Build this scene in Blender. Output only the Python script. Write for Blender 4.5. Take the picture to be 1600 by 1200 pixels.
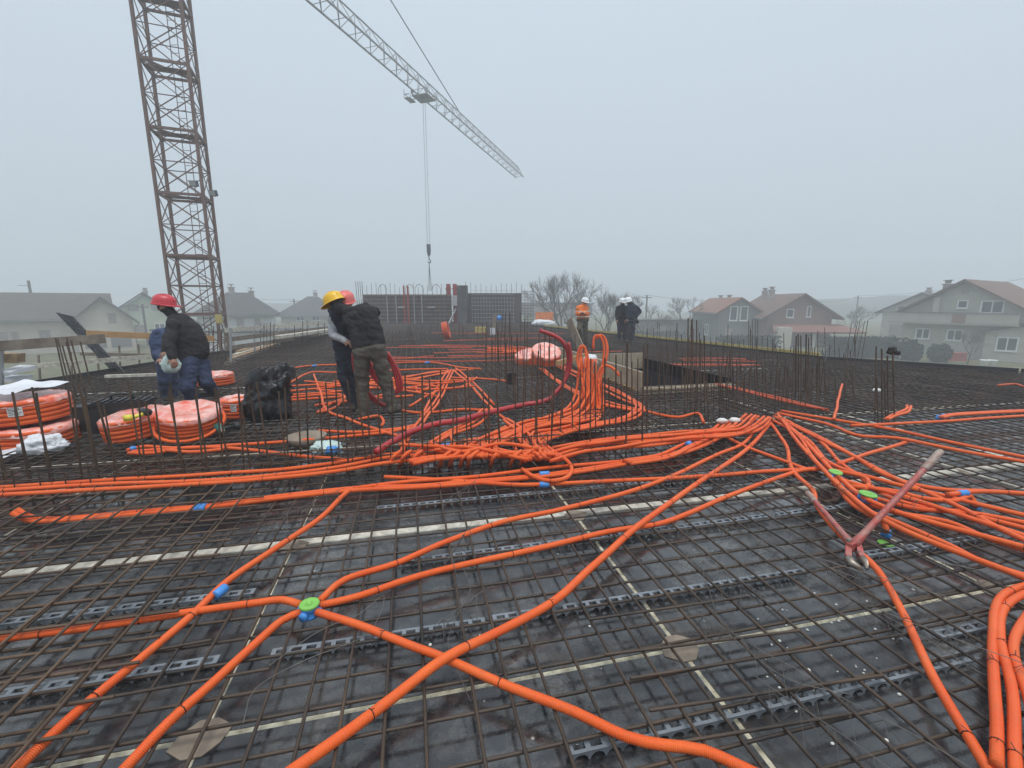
import bpy, bmesh, math, random
from mathutils import Vector, Matrix, noise
from math import radians as rad, sin, cos, pi
random.seed(11)
rnd = random.uniform
sc = bpy.context.scene
COL = sc.collection
for o in list(bpy.data.objects): bpy.data.objects.remove(o)

# ------------------------------------------------------------------ camera
F, CX, CY, H, YH = 700.0, 800.0, 600.0, 1.60, 473.0
PITCH = math.atan((CY - YH) / F)
cam = bpy.data.cameras.new('camera'); camo = bpy.data.objects.new('camera', cam); COL.objects.link(camo)
cam.sensor_width = 36; cam.lens = 36 * F / 1600.0; cam.clip_end = 3000; cam.clip_start = 0.05
camo.location = (0, 0, H); camo.rotation_euler = (rad(90) - PITCH, 0, 0)
sc.camera = camo
# ------------------------------------------------------------------ world and sun
w = bpy.data.worlds.new('World'); sc.world = w; w.use_nodes = True
nt = w.node_tree; nt.nodes.clear()
sky = nt.nodes.new('ShaderNodeTexSky'); sky.sky_type = 'NISHITA'; sky.sun_disc = False
sky.sun_elevation = rad(76); sky.sun_rotation = rad(210); sky.air_density = 1.5; sky.dust_density = 4
hs = nt.nodes.new('ShaderNodeHueSaturation'); hs.inputs['Saturation'].default_value = 0.30
mx = nt.nodes.new('ShaderNodeMix'); mx.data_type = 'RGBA'; mx.inputs['Factor'].default_value = 0.78
mx.inputs['B'].default_value = (4.62, 5.52, 6.34, 1)          # even cloud cover over the clear sky
bg = nt.nodes.new('ShaderNodeBackground'); bg.inputs['Strength'].default_value = 0.10
ow = nt.nodes.new('ShaderNodeOutputWorld')
nt.links.new(sky.outputs[0], hs.inputs['Color']); nt.links.new(hs.outputs[0], mx.inputs['A'])
tc = nt.nodes.new('ShaderNodeTexCoord'); sx = nt.nodes.new('ShaderNodeSeparateXYZ'); mr = nt.nodes.new('ShaderNodeMapRange')   # overcast: brighter towards the zenith, all round
mr.inputs['From Min'].default_value = 0; mr.inputs['From Max'].default_value = .75; mr.inputs['To Min'].default_value = .86; mr.inputs['To Max'].default_value = 1.12
vm = nt.nodes.new('ShaderNodeVectorMath'); vm.operation = 'SCALE'
nt.links.new(tc.outputs['Generated'], sx.inputs[0]); nt.links.new(sx.outputs['Z'], mr.inputs['Value']); nt.links.new(mr.outputs[0], vm.inputs['Scale']); nt.links.new(mx.outputs['Result'], vm.inputs[0])
nt.links.new(vm.outputs[0], bg.inputs[0]); nt.links.new(bg.outputs[0], ow.inputs[0])
sl = bpy.data.lights.new('sun', 'SUN'); sl.energy = 1.5; sl.angle = rad(30); sl.color = (1, .97, .93)
so = bpy.data.objects.new('sun', sl); COL.objects.link(so); so.rotation_euler = (rad(14), 0, rad(30))
sc.view_settings.view_transform = 'Standard'; sc.view_settings.look = 'None'
sc.view_settings.gamma = 1; sc.view_settings.use_curve_mapping = False; sc.view_settings.exposure = 0.48
cy = sc.cycles
cy.use_denoising = True; cy.denoiser = 'OPENIMAGEDENOISE'; cy.denoising_input_passes = 'RGB_ALBEDO_NORMAL'
cy.max_bounces = 6; cy.diffuse_bounces = 2; cy.glossy_bounces = 3; cy.volume_bounces = 2; cy.transparent_max_bounces = 8
cy.use_adaptive_sampling = True; cy.adaptive_threshold = 0.015; cy.sample_clamp_indirect = 4

# ------------------------------------------------------------------ pixel helpers (a pixel is only a direction)
def ray(x, y):
    a = (x - CX) / F; b = (y - CY) / F
    return Vector((a, cos(PITCH) - b * sin(PITCH), -sin(PITCH) - b * cos(PITCH)))
def P(x, y, z=0.0):
    d = ray(x, y); t = (z - H) / d.z
    return Vector((d.x * t, d.y * t, z))
def at(x, y, Y):
    d = ray(x, y); t = Y / d.y
    return Vector((d.x * t, Y, H + d.z * t))
ANG = rad(12.8); UX = Vector((cos(ANG), sin(ANG), 0)); VX = Vector((-sin(ANG), cos(ANG), 0))
def UV(u, v, z=0.0): return UX * u + VX * v + Vector((0, 0, z))
def touv(p): return p.dot(UX), p.dot(VX)

# ------------------------------------------------------------------ materials
M = {}
def mat(name, col, rough=.6, metal=0., var=.25, vscale=3., bump=0., bscale=40., col2=None, spec=.5, coat=0., trans=0.):
    m = bpy.data.materials.new(name); m.use_nodes = True; n = m.node_tree.nodes; l = m.node_tree.links
    b = n['Principled BSDF']; b.inputs['Roughness'].default_value = rough; b.inputs['Metallic'].default_value = metal
    b.inputs['Specular IOR Level'].default_value = spec
    b.inputs['Coat Weight'].default_value = coat
    g = n.new('ShaderNodeNewGeometry')
    if var or col2:
        t = n.new('ShaderNodeTexNoise'); t.inputs['Scale'].default_value = vscale; t.inputs['Detail'].default_value = 5
        t.inputs['Roughness'].default_value = .65
        l.new(g.outputs['Position'], t.inputs['Vector'])
        r = n.new('ShaderNodeValToRGB'); l.new(t.outputs['Fac'], r.inputs[0])
        c2 = col2 or tuple(c * (1 + var) for c in col); c1 = col if col2 else tuple(c * (1 - var) for c in col)
        r.color_ramp.elements[0].position = .33; r.color_ramp.elements[1].position = .67
        r.color_ramp.elements[0].color = (*c1, 1); r.color_ramp.elements[1].color = (*c2, 1)
        l.new(r.outputs[0], b.inputs['Base Color'])
    else: b.inputs['Base Color'].default_value = (*col, 1)
    if bump:
        t2 = n.new('ShaderNodeTexNoise'); t2.inputs['Scale'].default_value = bscale; t2.inputs['Detail'].default_value = 4
        l.new(g.outputs['Position'], t2.inputs['Vector'])
        bp = n.new('ShaderNodeBump'); bp.inputs['Strength'].default_value = bump; bp.inputs['Distance'].default_value = .02
        l.new(t2.outputs['Fac'], bp.inputs['Height']); l.new(bp.outputs[0], b.inputs['Normal'])
    if trans:
        b.inputs['Transmission Weight'].default_value = trans
    M[name] = m; return m

mat('rebar', (.018, .014, .012), .55, .05, col2=(.085, .052, .031), vscale=2.5)
mat('rebar_rust', (.030, .021, .015), .6, .05, col2=(.125, .074, .042), vscale=2.0)
mat('rebar_dark', (.018, .014, .012), .55, .05, col2=(.088, .056, .036), vscale=2.5)
mat('wire', (.12, .11, .10), .5, .3, .3)
mat('tie', (.02, .018, .016), .5, .3, .2)
mat('spacer', (.19, .21, .235), .55, 0, .18, 6)
mat('pale_wood', (.34, .31, .25), .75, 0, col2=(.72, .68, .59), vscale=13, bump=.2)
mat('seam', (.24, .21, .14), .75, 0, col2=(.66, .61, .46), vscale=18)
mat('wood', (.21, .135, .07), .75, 0, col2=(.40, .27, .15), vscale=4, bump=.3)
mat('wood_grey', (.16, .125, .095), .8, 0, col2=(.30, .245, .19), vscale=5, bump=.3)
mat('wood_orange', (.36, .20, .085), .75, 0, col2=(.50, .31, .15), vscale=4)
mat('wood_yellow', (.40, .31, .09), .7, 0, col2=(.55, .44, .16), vscale=1.5)
mat('ply_tan', (.31, .25, .17), .7, 0, col2=(.46, .385, .28), vscale=3)
mat('black_ply_and_hole_dark', (.006, .006, .007), .95, 0, .4, 4, spec=.03)  # black plywood faces, near black so it also paints the opening's darkness
mat('dark_board', (.020, .018, .017), .7, 0, .4, 3)
mat('concrete', (.30, .29, .27), .85, 0, .2, 2)
mat('hose', (.40, .030, .032), .42, 0, .2, 3)
mat('film', (.80, .11, .05), .25, 0, col2=(.84, .58, .52), vscale=6, bump=.5, bscale=25, coat=.3)
mat('white_sheet', (.66, .67, .70), .5, 0, .1, 3, bump=.3, bscale=12)
mat('bag_tint', (.42, .55, .56), .3, 0, col2=(.62, .74, .66), vscale=14, bump=.5)
mat('sticker', (.70, .69, .66), .5, 0, .1)
mat('ink', (.03, .03, .03), .6, 0, 0)
mat('bag_black', (.010, .010, .012), .28, 0, .3, 5, bump=.5, bscale=18)
mat('case_black', (.012, .013, .014), .45, 0, .3, 6)
mat('blue_plastic', (.06, .26, .66), .4, 0, .12)
mat('green_plastic', (.20, .50, .085), .4, 0, .08)
mat('teal_tool', (.015, .12, .10), .45, 0, .2)
mat('yellow_plastic', (.80, .66, .06), .4, 0, .1)
mat('red_paint', (.42, .045, .040), .5, .1, col2=(.36, .19, .16), vscale=13, bump=.3)
mat('worn_grip', (.30, .17, .14), .6, .2, col2=(.42, .37, .32), vscale=20, bump=.3)
mat('steel', (.30, .26, .22), .45, .7, .3, 20)
mat('galv', (.42, .43, .44), .5, .5, .15)
mat('crane_rust', (.135, .070, .055), .6, .2, col2=(.20, .115, .085), vscale=3)
mat('crane_pale', (.30, .30, .30), .55, .2, .12)
mat('lamp_case', (.06, .07, .09), .5, .2, .2)
mat('tarp_orange', (.55, .17, .05), .7, 0, .2, 3)
mat('red_form', (.34, .055, .04), .6, .1, .25, 3)
mat('form_dark', (.080, .073, .070), .7, 0, .35, 1.2)
mat('form_red', (.115, .072, .058), .7, 0, .3, 1.5)
mat('grass', (.050, .062, .020), .95, 0, col2=(.175, .155, .075), vscale=.8, bump=.6, bscale=6)
mat('hill', (.05, .06, .045), .95, 0, .3, .05)
mat('foliage', (.010, .018, .010), .8, 0, .4, 3)
mat('bark', (.10, .085, .075), .9, 0, .25, 3)
mat('glass', (.05, .06, .07), .15, 0, .1)
mat('white_frame', (.72, .73, .73), .5, 0, .05)
mat('skin', (.36, .19, .13), .55, 0, .08)
mat('lip', (.25, .09, .07), .5, 0, 0)
mat('hair', (.02, .016, .013), .7, 0, .1)
mat('boot', (.045, .036, .028), .7, 0, .3, 9)
for nm, c in dict(black=(.011, .010, .012), navy=(.014, .019, .036), denim=(.028, .044, .095), denim_dark=(.020, .025, .040),
                  olive=(.075, .068, .052), khaki=(.070, .060, .036), grey_knit=(.42, .42, .44), hivis=(.85, .20, .03), slate=(.030, .036, .050), blue=(.022, .040, .095)).items():
    mat('cloth_' + nm, c, .85, 0, .22, 9, bump=.35, bscale=30)
mat('helmet_red', (.52, .035, .05), .35, 0, .08)
mat('helmet_yellow', (.80, .47, .02), .35, 0, .08)
mat('helmet_pink', (.72, .16, .14), .4, 0, .08)
mat('helmet_white', (.78, .79, .80), .4, 0, .04)
mat('reflective', (.55, .56, .52), .35, .2, .05)
mat('chimney', (.30, .26, .24), .85, 0, .2)
for nm, a, b in (('roof_brown', (.070, .058, .052), (.105, .088, .080)), ('roof_dark', (.050, .046, .046), (.085, .080, .080)), ('roof_orange', (.21, .095, .060), (.29, .135, .085)),
                 ('roof_red', (.135, .078, .060), (.19, .11, .085)), ('roof_rust', (.19, .080, .062), (.25, .11, .08))):
    mat(nm, a, .8, 0, col2=b, vscale=1.2)
for nm in ('roof_brown', 'roof_dark', 'roof_orange', 'roof_red', 'roof_rust'):      # courses of tiles
    n = M[nm].node_tree.nodes; l = M[nm].node_tree.links; g = n.new('ShaderNodeNewGeometry'); wv = n.new('ShaderNodeTexWave'); wv.bands_direction = 'Z'; wv.wave_profile = 'SAW'
    wv.inputs['Scale'].default_value = 1.6; wv.inputs['Distortion'].default_value = .4; l.new(g.outputs['Position'], wv.inputs['Vector'])
    bp = n.new('ShaderNodeBump'); bp.inputs['Strength'].default_value = 1; bp.inputs['Distance'].default_value = .05; l.new(wv.outputs['Fac'], bp.inputs['Height']); l.new(bp.outputs[0], n['Principled BSDF'].inputs['Normal'])
for nm, c in dict(cream=(.56, .50, .42), mint=(.48, .54, .40), white=(.56, .57, .57), grey=(.17, .165, .16), brick=(.25, .15, .125), plaster=(.42, .40, .335), plaster2=(.50, .47, .40)).items():
    mat('wall_' + nm, c, .9, 0, .10, .8)

def corrugated(name, c1, c2):
    m = bpy.data.materials.new(name); m.use_nodes = True; n = m.node_tree.nodes; l = m.node_tree.links
    b = n['Principled BSDF']; b.inputs['Roughness'].default_value = .42; b.inputs['Specular IOR Level'].default_value = .45
    g = n.new('ShaderNodeNewGeometry'); t = n.new('ShaderNodeTexNoise'); t.inputs['Scale'].default_value = 4; t.inputs['Detail'].default_value = 4
    l.new(g.outputs['Position'], t.inputs['Vector']); r = n.new('ShaderNodeValToRGB'); l.new(t.outputs['Fac'], r.inputs[0])
    r.color_ramp.elements[0].color = (*c1, 1); r.color_ramp.elements[1].color = (*c2, 1)
    r.color_ramp.elements[0].position = .3; r.color_ramp.elements[1].position = .7
    d1 = n.new('ShaderNodeTexNoise'); d1.inputs['Scale'].default_value = 26; d1.inputs['Detail'].default_value = 8; d1.inputs['Roughness'].default_value = .75; l.new(g.outputs['Position'], d1.inputs['Vector'])
    dr = n.new('ShaderNodeValToRGB'); dr.color_ramp.elements[0].position = .52; dr.color_ramp.elements[1].position = .72; dr.color_ramp.elements[0].color = (0, 0, 0, 1); dr.color_ramp.elements[1].color = (.40, .40, .40, 1); l.new(d1.outputs['Fac'], dr.inputs[0])
    dm = n.new('ShaderNodeMix'); dm.data_type = 'RGBA'; l.new(dr.outputs[0], dm.inputs['Factor']); l.new(r.outputs[0], dm.inputs['A']); dm.inputs['B'].default_value = (.40, .15, .08, 1)
    l.new(dm.outputs['Result'], b.inputs['Base Color'])
    uvn = n.new('ShaderNodeUVMap'); wv = n.new('ShaderNodeTexWave'); wv.bands_direction = 'Y'; wv.inputs['Scale'].default_value = 46
    l.new(uvn.outputs[0], wv.inputs['Vector']); bp = n.new('ShaderNodeBump'); bp.inputs['Strength'].default_value = .8; bp.inputs['Distance'].default_value = .004
    l.new(wv.outputs['Fac'], bp.inputs['Height']); l.new(bp.outputs[0], b.inputs['Normal'])
    M[name] = m
corrugated('orange', (.92, .120, .020), (1.0, .175, .036))
corrugated('orange_old', (.62, .085, .028), (.78, .125, .040))

def deck_material():
    m = bpy.data.materials.new('film_ply'); m.use_nodes = True; n = m.node_tree.nodes; l = m.node_tree.links
    b = n['Principled BSDF']; g = n.new('ShaderNodeNewGeometry'); oi = n.new('ShaderNodeObjectInfo')
    def nz(s, d=6, r=.65, off=None):
        t = n.new('ShaderNodeTexNoise'); t.inputs['Scale'].default_value = s; t.inputs['Detail'].default_value = d; t.inputs['Roughness'].default_value = r
        l.new(g.outputs['Position'], t.inputs['Vector']); return t.outputs['Fac']
    def ramp(src, p0, p1, c0, c1):
        r = n.new('ShaderNodeValToRGB'); r.color_ramp.elements[0].position = p0; r.color_ramp.elements[1].position = p1
        r.color_ramp.elements[0].color = (*c0, 1) if len(c0) == 3 else c0; r.color_ramp.elements[1].color = (*c1, 1); l.new(src, r.inputs[0]); return r.outputs[0]
    def mixc(f, a, bb):
        x = n.new('ShaderNodeMix'); x.data_type = 'RGBA'; l.new(f, x.inputs['Factor']); l.new(a, x.inputs['A']); l.new(bb, x.inputs['B']); return x.outputs['Result']
    base = ramp(nz(2.2), .3, .7, (.008, .008, .010), (.026, .026, .029))
    grime = ramp(nz(7, 10, .8), .44, .58, (0, 0, 0), (1, 1, 1))
    gcol = ramp(nz(30), .3, .7, (.045, .043, .040), (.155, .147, .136))
    x1 = n.new('ShaderNodeMath'); x1.operation = 'MULTIPLY'; l.new(grime, x1.inputs[0])
    big = ramp(nz(.9, 3), .42, .62, (.2, .2, .2), (1, 1, 1)); l.new(big, x1.inputs[1])
    c = mixc(x1.outputs[0], base, gcol)
    mud = ramp(nz(1.6, 9, .75), .53, .64, (0, 0, 0), (.8, .8, .8)); mcol = ramp(nz(15), .3, .7, (.030, .020, .014), (.075, .053, .038))
    c = mixc(mud, c, mcol)
    # cement flecks
    vo = n.new('ShaderNodeTexVoronoi'); vo.inputs['Scale'].default_value = 11; l.new(g.outputs['Position'], vo.inputs['Vector'])
    sp = ramp(vo.outputs['Distance'], .06, .085, (1, 1, 1), (0, 0, 0)); gate = ramp(nz(1.1, 2), .56, .60, (0, 0, 0), (1, 1, 1))
    x2 = n.new('ShaderNodeMath'); x2.operation = 'MULTIPLY'; l.new(sp, x2.inputs[0]); l.new(gate, x2.inputs[1])
    wc = n.new('ShaderNodeRGB'); wc.outputs[0].default_value = (.33, .32, .30, 1)
    c = mixc(x2.outputs[0], c, wc.outputs[0])
    br = n.new('ShaderNodeBrightContrast'); l.new(c, br.inputs['Color'])
    ml = n.new('ShaderNodeMath'); ml.operation = 'MULTIPLY_ADD'; ml.inputs[1].default_value = .016; ml.inputs[2].default_value = -.006; l.new(oi.outputs['Random'], ml.inputs[0]); l.new(ml.outputs[0], br.inputs['Bright'])
    l.new(br.outputs[0], b.inputs['Base Color'])
    rg = ramp(nz(3.1, 6, .7), .36, .66, (.08, .08, .08), (.38, .38, .38)); l.new(rg, b.inputs['Roughness'])
    b.inputs['Specular IOR Level'].default_value = .8
    wt = ramp(nz(1.3, 5, .6), .40, .60, (0, 0, 0), (.7, .7, .7)); l.new(wt, b.inputs['Coat Weight']); b.inputs['Coat Roughness'].default_value = .07
    bp = n.new('ShaderNodeBump'); bp.inputs['Strength'].default_value = .22; bp.inputs['Distance'].default_value = .004; l.new(nz(24, 6), bp.inputs['Height']); l.new(bp.outputs[0], b.inputs['Normal'])
    M['film_ply'] = m
deck_material()

# ------------------------------------------------------------------ object helpers
def tag(o, label=None, cat=None, group=None, kind=None):
    if label: o['label'] = label
    if cat: o['category'] = cat
    if group: o['group'] = group
    if kind: o['kind'] = kind
    return o
def Wm(o):
    m = o.matrix_basis.copy()
    return Wm(o.parent) @ o.matrix_parent_inverse @ m if o.parent else m
def put(o, parent=None):
    COL.objects.link(o)
    if parent:
        o.parent = parent; o.matrix_parent_inverse = Wm(parent).inverted()
    return o
def empty(name, loc, label, cat, group=None):
    o = bpy.data.objects.new(name, None); o.location = loc; o.empty_display_size = .2
    COL.objects.link(o); return tag(o, label, cat, group)
class MB:
    def __init__(s): s.v = []; s.f = []; s.uv = {}; s.m = []
    def add(s, vs, fs, mi=0):
        n = len(s.v); s.v += [tuple(v) for v in vs]; s.f += [tuple(i + n for i in f) for f in fs]; s.m += [mi] * len(fs); return s
    def box(s, c, size, R=None, mi=0):
        c = Vector(c); h = Vector(size) / 2; vs = []
        for x in (-1, 1):
            for y in (-1, 1):
                for z in (-1, 1):
                    d = Vector((x * h.x, y * h.y, z * h.z)); vs.append(c + (R @ d if R else d))
        return s.add(vs, [(0, 1, 3, 2), (4, 6, 7, 5), (0, 4, 5, 1), (2, 3, 7, 6), (0, 2, 6, 4), (1, 5, 7, 3)], mi)
    def beam(s, p, q, wd, ht, mi=0):      # rectangular timber from p to q, ht upright
        p = Vector(p); q = Vector(q); d = (q - p); L = d.length; d.normalize()
        up = Vector((0, 0, 1)) if abs(d.z) < .95 else Vector((0, 1, 0))
        sd = d.cross(up).normalized(); up = sd.cross(d)
        R = Matrix((d, sd, up)).transposed()
        return s.box((p + q) / 2, (L, wd, ht), R, mi)
    def tube(s, pts, r, n=8, cap=True, mi=0, uvs=True):
        pts = [Vector(p) for p in pts]; N = len(pts); rings = []; L = 0; base = len(s.v); prev = None
        rr = r if isinstance(r, (list, tuple)) else [r] * N
        for i, p in enumerate(pts):
            t = (pts[min(i + 1, N - 1)] - pts[max(i - 1, 0)])
            t = t.normalized() if t.length > 1e-9 else Vector((0, 0, 1))
            if prev is None:
                a = Vector((0, 0, 1)) if abs(t.z) < .9 else Vector((1, 0, 0)); prev = a.cross(t).normalized()
            prev = (prev - t * prev.dot(t)).normalized(); b2 = t.cross(prev)
            if i: L += (p - pts[i - 1]).length
            for k in range(n):
                an = 2 * pi * k / n; s.v.append(tuple(p + (prev * cos(an) + b2 * sin(an)) * rr[i]))
            rings.append(L)
        for i in range(N - 1):
            for k in range(n):
                k2 = (k + 1) % n; f = (base + i * n + k, base + i * n + k2, base + (i + 1) * n + k2, base + (i + 1) * n + k)
                s.uv[len(s.f)] = ((k / n, rings[i]), ((k + 1) / n, rings[i]), ((k + 1) / n, rings[i + 1]), (k / n, rings[i + 1]))
                s.f.append(f); s.m.append(mi)
        if cap:
            s.f.append(tuple(base + k for k in reversed(range(n)))); s.m.append(mi)
            s.f.append(tuple(base + (N - 1) * n + k for k in range(n))); s.m.append(mi)
        return s
    def lathe(s, prof, c=(0, 0, 0), n=24, R=None, mi=0, closed=False):
        c = Vector(c); base = len(s.v); N = len(prof)
        for (r, z) in prof:
            for k in range(n):
                d = Vector((r * cos(2 * pi * k / n), r * sin(2 * pi * k / n), z)); s.v.append(tuple(c + (R @ d if R else d)))
        rng = range(N) if closed else range(N - 1)
        for i in rng:
            j = (i + 1) % N
            for k in range(n):
                k2 = (k + 1) % n; s.f.append((base + i * n + k, base + i * n + k2, base + j * n + k2, base + j * n + k)); s.m.append(mi)
        return s
    def sphere(s, c, r, R=None, nu=14, nv=9, mi=0):
        r = r if isinstance(r, (tuple, list, Vector)) else (r, r, r); c = Vector(c); vs = []; fs = []
        for j in range(nv + 1):
            th = pi * j / nv
            for i in range(nu):
                ph = 2 * pi * i / nu; d = Vector((r[0] * sin(th) * cos(ph), r[1] * sin(th) * sin(ph), r[2] * cos(th))); vs.append(c + (R @ d if R else d))
        for j in range(nv):
            for i in range(nu): fs.append((j * nu + i, (j + 1) * nu + i, (j + 1) * nu + (i + 1) % nu, j * nu + (i + 1) % nu))
        return s.add(vs, fs, mi)
    def mesh(s, name, mats, smooth=False):
        me = bpy.data.meshes.new(name); me.from_pydata(s.v, [], s.f)
        for m in (mats if isinstance(mats, (list, tuple)) else [mats]): me.materials.append(M[m])
        if max(s.m, default=0): me.polygons.foreach_set('material_index', s.m)
        if s.uv:
            ul = me.uv_layers.new(name='UVMap')
            for fi, uvs in s.uv.items():
                ls = me.polygons[fi].loop_start
                for k, q in enumerate(uvs): ul.data[ls + k].uv = q
        if smooth: me.polygons.foreach_set('use_smooth', [True] * len(me.polygons))
        me.update(); return me
    def build(s, name, mats, parent=None, smooth=False, label=None, cat=None, group=None, kind=None):
        o = bpy.data.objects.new(name, s.mesh(name, mats, smooth)); put(o, parent); return tag(o, label, cat, group, kind)
def rebase(o):
    """move a single-mesh thing's origin to its base"""
    me = o.data; xs = [v.co for v in me.vertices]
    c = Vector((sum(v.x for v in xs) / len(xs), sum(v.y for v in xs) / len(xs), min(v.z for v in xs)))
    me.transform(Matrix.Translation(-c)); o.location = o.location + c; return o

UNIT = {}
def bar(parent, p, q, r, m, name='rebar', n=7, sq=None):
    """a straight round bar: one shared unit cylinder per material"""
    key = (m, n, name)
    if key not in UNIT: UNIT[key] = MB().tube([(0, 0, 0), (0, 0, 1)], 1, n).mesh(name, m, True)
    o = bpy.data.objects.new(name, UNIT[key]); p = Vector(p); q = Vector(q); d = q - p; L = d.length
    o.matrix_basis = Matrix.Translation(p) @ d.to_track_quat('Z', 'Y').to_matrix().to_4x4() @ Matrix.Diagonal((r, r, L, 1))
    return put(o, parent)
def board(parent, p, q, wd, ht, m, name='board'):
    """a straight timber: one shared unit cube per material"""
    key = ('b', m, name)
    if key not in UNIT: UNIT[key] = MB().box((0, 0, 0), (1, 1, 1)).mesh(name, m)
    o = bpy.data.objects.new(name, UNIT[key]); p = Vector(p); q = Vector(q); d = q - p; L = d.length; d.normalize()
    up = Vector((0, 0, 1)) if abs(d.z) < .95 else Vector((0, 1, 0)); sd = d.cross(up).normalized(); up = sd.cross(d)
    R = Matrix((d, sd, up)).transposed().to_4x4()
    o.matrix_basis = Matrix.Translation((p + q) / 2) @ R @ Matrix.Diagonal((L, wd, ht, 1)); return put(o, parent)
def catmull(pts, step=.05):
    pts = [Vector(p) for p in pts]
    if len(pts) < 3: return pts
    out = []; e = [pts[0] * 2 - pts[1]] + pts + [pts[-1] * 2 - pts[-2]]
    for i in range(1, len(e) - 2):
        p0, p1, p2, p3 = e[i - 1:i + 3]; n = max(2, min(24, int((p2 - p1).length / step)))
        for k in range(n):
            t = k / n; out.append(.5 * (2 * p1 + (p2 - p0) * t + (2 * p0 - 5 * p1 + 4 * p2 - p3) * t * t + (3 * p1 - p0 - 3 * p2 + p3) * t ** 3))
    out.append(pts[-1]); return out

# ------------------------------------------------------------------ ground, hills
GZ = -3.8
g = MB(); n = 90; ext = 300
for j in range(n + 1):
    for i in range(n + 1):
        x = ext * (2 * i / n - 1); y = ext * (2 * j / n - 1)
        g.v.append((x, y, GZ + .25 * noise.noise(Vector((x * .05, y * .05, 0)))))
for j in range(n):
    for i in range(n): a = j * (n + 1) + i; g.f.append((a, a + 1, a + n + 2, a + n + 1)); g.m.append(0)
g.build('ground', 'grass', smooth=True, kind='structure')
def hill(cx, cy, rx, ry, h):
    m = MB(); nu, nv = 40, 10
    for j in range(nv + 1):
        for i in range(nu):
            a = 2 * pi * i / nu; q = 1 - j / nv; x = cx + rx * q * cos(a); y = cy + ry * q * sin(a)
            z = GZ - 1 + h * (1 - q * q) * (1 + .5 * noise.noise(Vector((x * .03, y * .03, 3)))) ; m.v.append((x, y, z))
    for j in range(nv):
        for i in range(nu): m.f.append((j * nu + i, j * nu + (i + 1) % nu, (j + 1) * nu + (i + 1) % nu, (j + 1) * nu + i)); m.m.append(0)
    m.build('hill', 'hill', smooth=True, kind='structure')
hill(150, 200, 80, 60, 8); hill(-90, 240, 110, 40, 8)

# ------------------------------------------------------------------ formwork deck
DECK = [(-8.75, -1.2), (-8.75, 7.5), (-8.6, 14.7), (-11.0, 27.3), (-12.0, 33.6), (1.9, 33.6), (1.95, 27.3), (8.3, 11.8), (11.0, 9.6), (14.5, 6.9), (14.5, -1.2)]
def inside(x, y, poly=DECK):
    c = False; j = len(poly) - 1
    for i in range(len(poly)):
        xi, yi = poly[i]; xj, yj = poly[j]
        if (yi > y) != (yj > y) and x < (xj - xi) * (y - yi) / (yj - yi) + xi: c = not c
        j = i
    return c
def clip(p, d, poly=DECK):
    """intervals of the line p+t*d inside poly"""
    ts = []
    for i in range(len(poly)):
        a = Vector((*poly[i], 0)); b = Vector((*poly[(i + 1) % len(poly)], 0)); e = b - a
        den = d.x * e.y - d.y * e.x
        if abs(den) < 1e-9: continue
        t = ((a.x - p.x) * e.y - (a.y - p.y) * e.x) / den; s = ((a.x - p.x) * d.y - (a.y - p.y) * d.x) / den
        if 0 <= s < 1: ts.append(t)
    ts.sort(); return [(ts[i], ts[i + 1]) for i in range(0, len(ts) - 1, 2)]
# opening in the slab (box-out)
BO_U0, BO_V0 = touv(P(1003, 620, .0)); BO_U1 = BO_U0 + 1.75; BO_V1 = BO_V0 + 3.1

dk = MB(); nn = len(DECK)
dk.add([(x, y, -.03) for x, y in DECK] + [(x, y, -.30) for x, y in DECK],
       [tuple(range(nn)), tuple(reversed(range(nn, 2 * nn)))] + [(i, i + nn, (i + 1) % nn + nn, (i + 1) % nn) for i in range(nn)])
deck = dk.build('formwork_deck', 'film_ply', kind='structure')
ls = MB(); q = [(x * .9 + .1, y * .93 + .9) for x, y in DECK]
ls.add([(x, y, -.3) for x, y in q] + [(x, y, GZ - .4) for x, y in q], [(i, i + nn, (i + 1) % nn + nn, (i + 1) % nn) for i in range(nn)])
ls.build('lower_storey_wall', 'concrete', kind='structure')
US = [-.82 + 2.0 * k for k in range(-7, 8)]
VS = [-1.11, .26, 1.63, 3.0, 3.12, 4.46, 5.08, 5.20, 6.57, 7.94, 9.31, 9.43, 10.8, 12.17, 13.54]
PAN = {}
for j in range(len(VS) - 1):
    for i in range(len(US) - 1):
        u0, u1, v0, v1 = US[i], US[i + 1], VS[j], VS[j + 1]
        if v1 - v0 < .2: continue
        cs = [UV(u, v) for u in (u0, u1) for v in (v0, v1)]
        if not all(inside(c.x, c.y) for c in cs): continue
        key = round(v1 - v0, 2)
        if key not in PAN: PAN[key] = MB().box((0, 0, 0), (2.0 - .024, key - .024, .024)).mesh('plywood_panel', 'film_ply')
        o = bpy.data.objects.new('plywood_panel', PAN[key]); o.location = UV((u0 + u1) / 2, (v0 + v1) / 2, -.012 + rnd(-.0015, .0015)); o.rotation_euler.z = ANG
        put(o, deck)
far = MB()   # beyond the single panels: one sheet
pf = [UV(-16, 13.56), UV(16, 13.56)]
farpoly = [(x, y) for x, y in DECK]
fz = -.006
fb = []
for v in [13.56 + 1.37 * k for k in range(16)]:
    for (a, b) in clip(UV(0, v + .68), UX): fb.append((a, b, v))
for a, b, v in fb: far.add([UV(a, v + .01, fz), UV(b, v + .01, fz), UV(b, v + 1.36, fz), UV(a, v + 1.36, fz)], [(0, 1, 2, 3)])
far.build('panel_field', 'film_ply', deck, kind='stuff')
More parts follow.
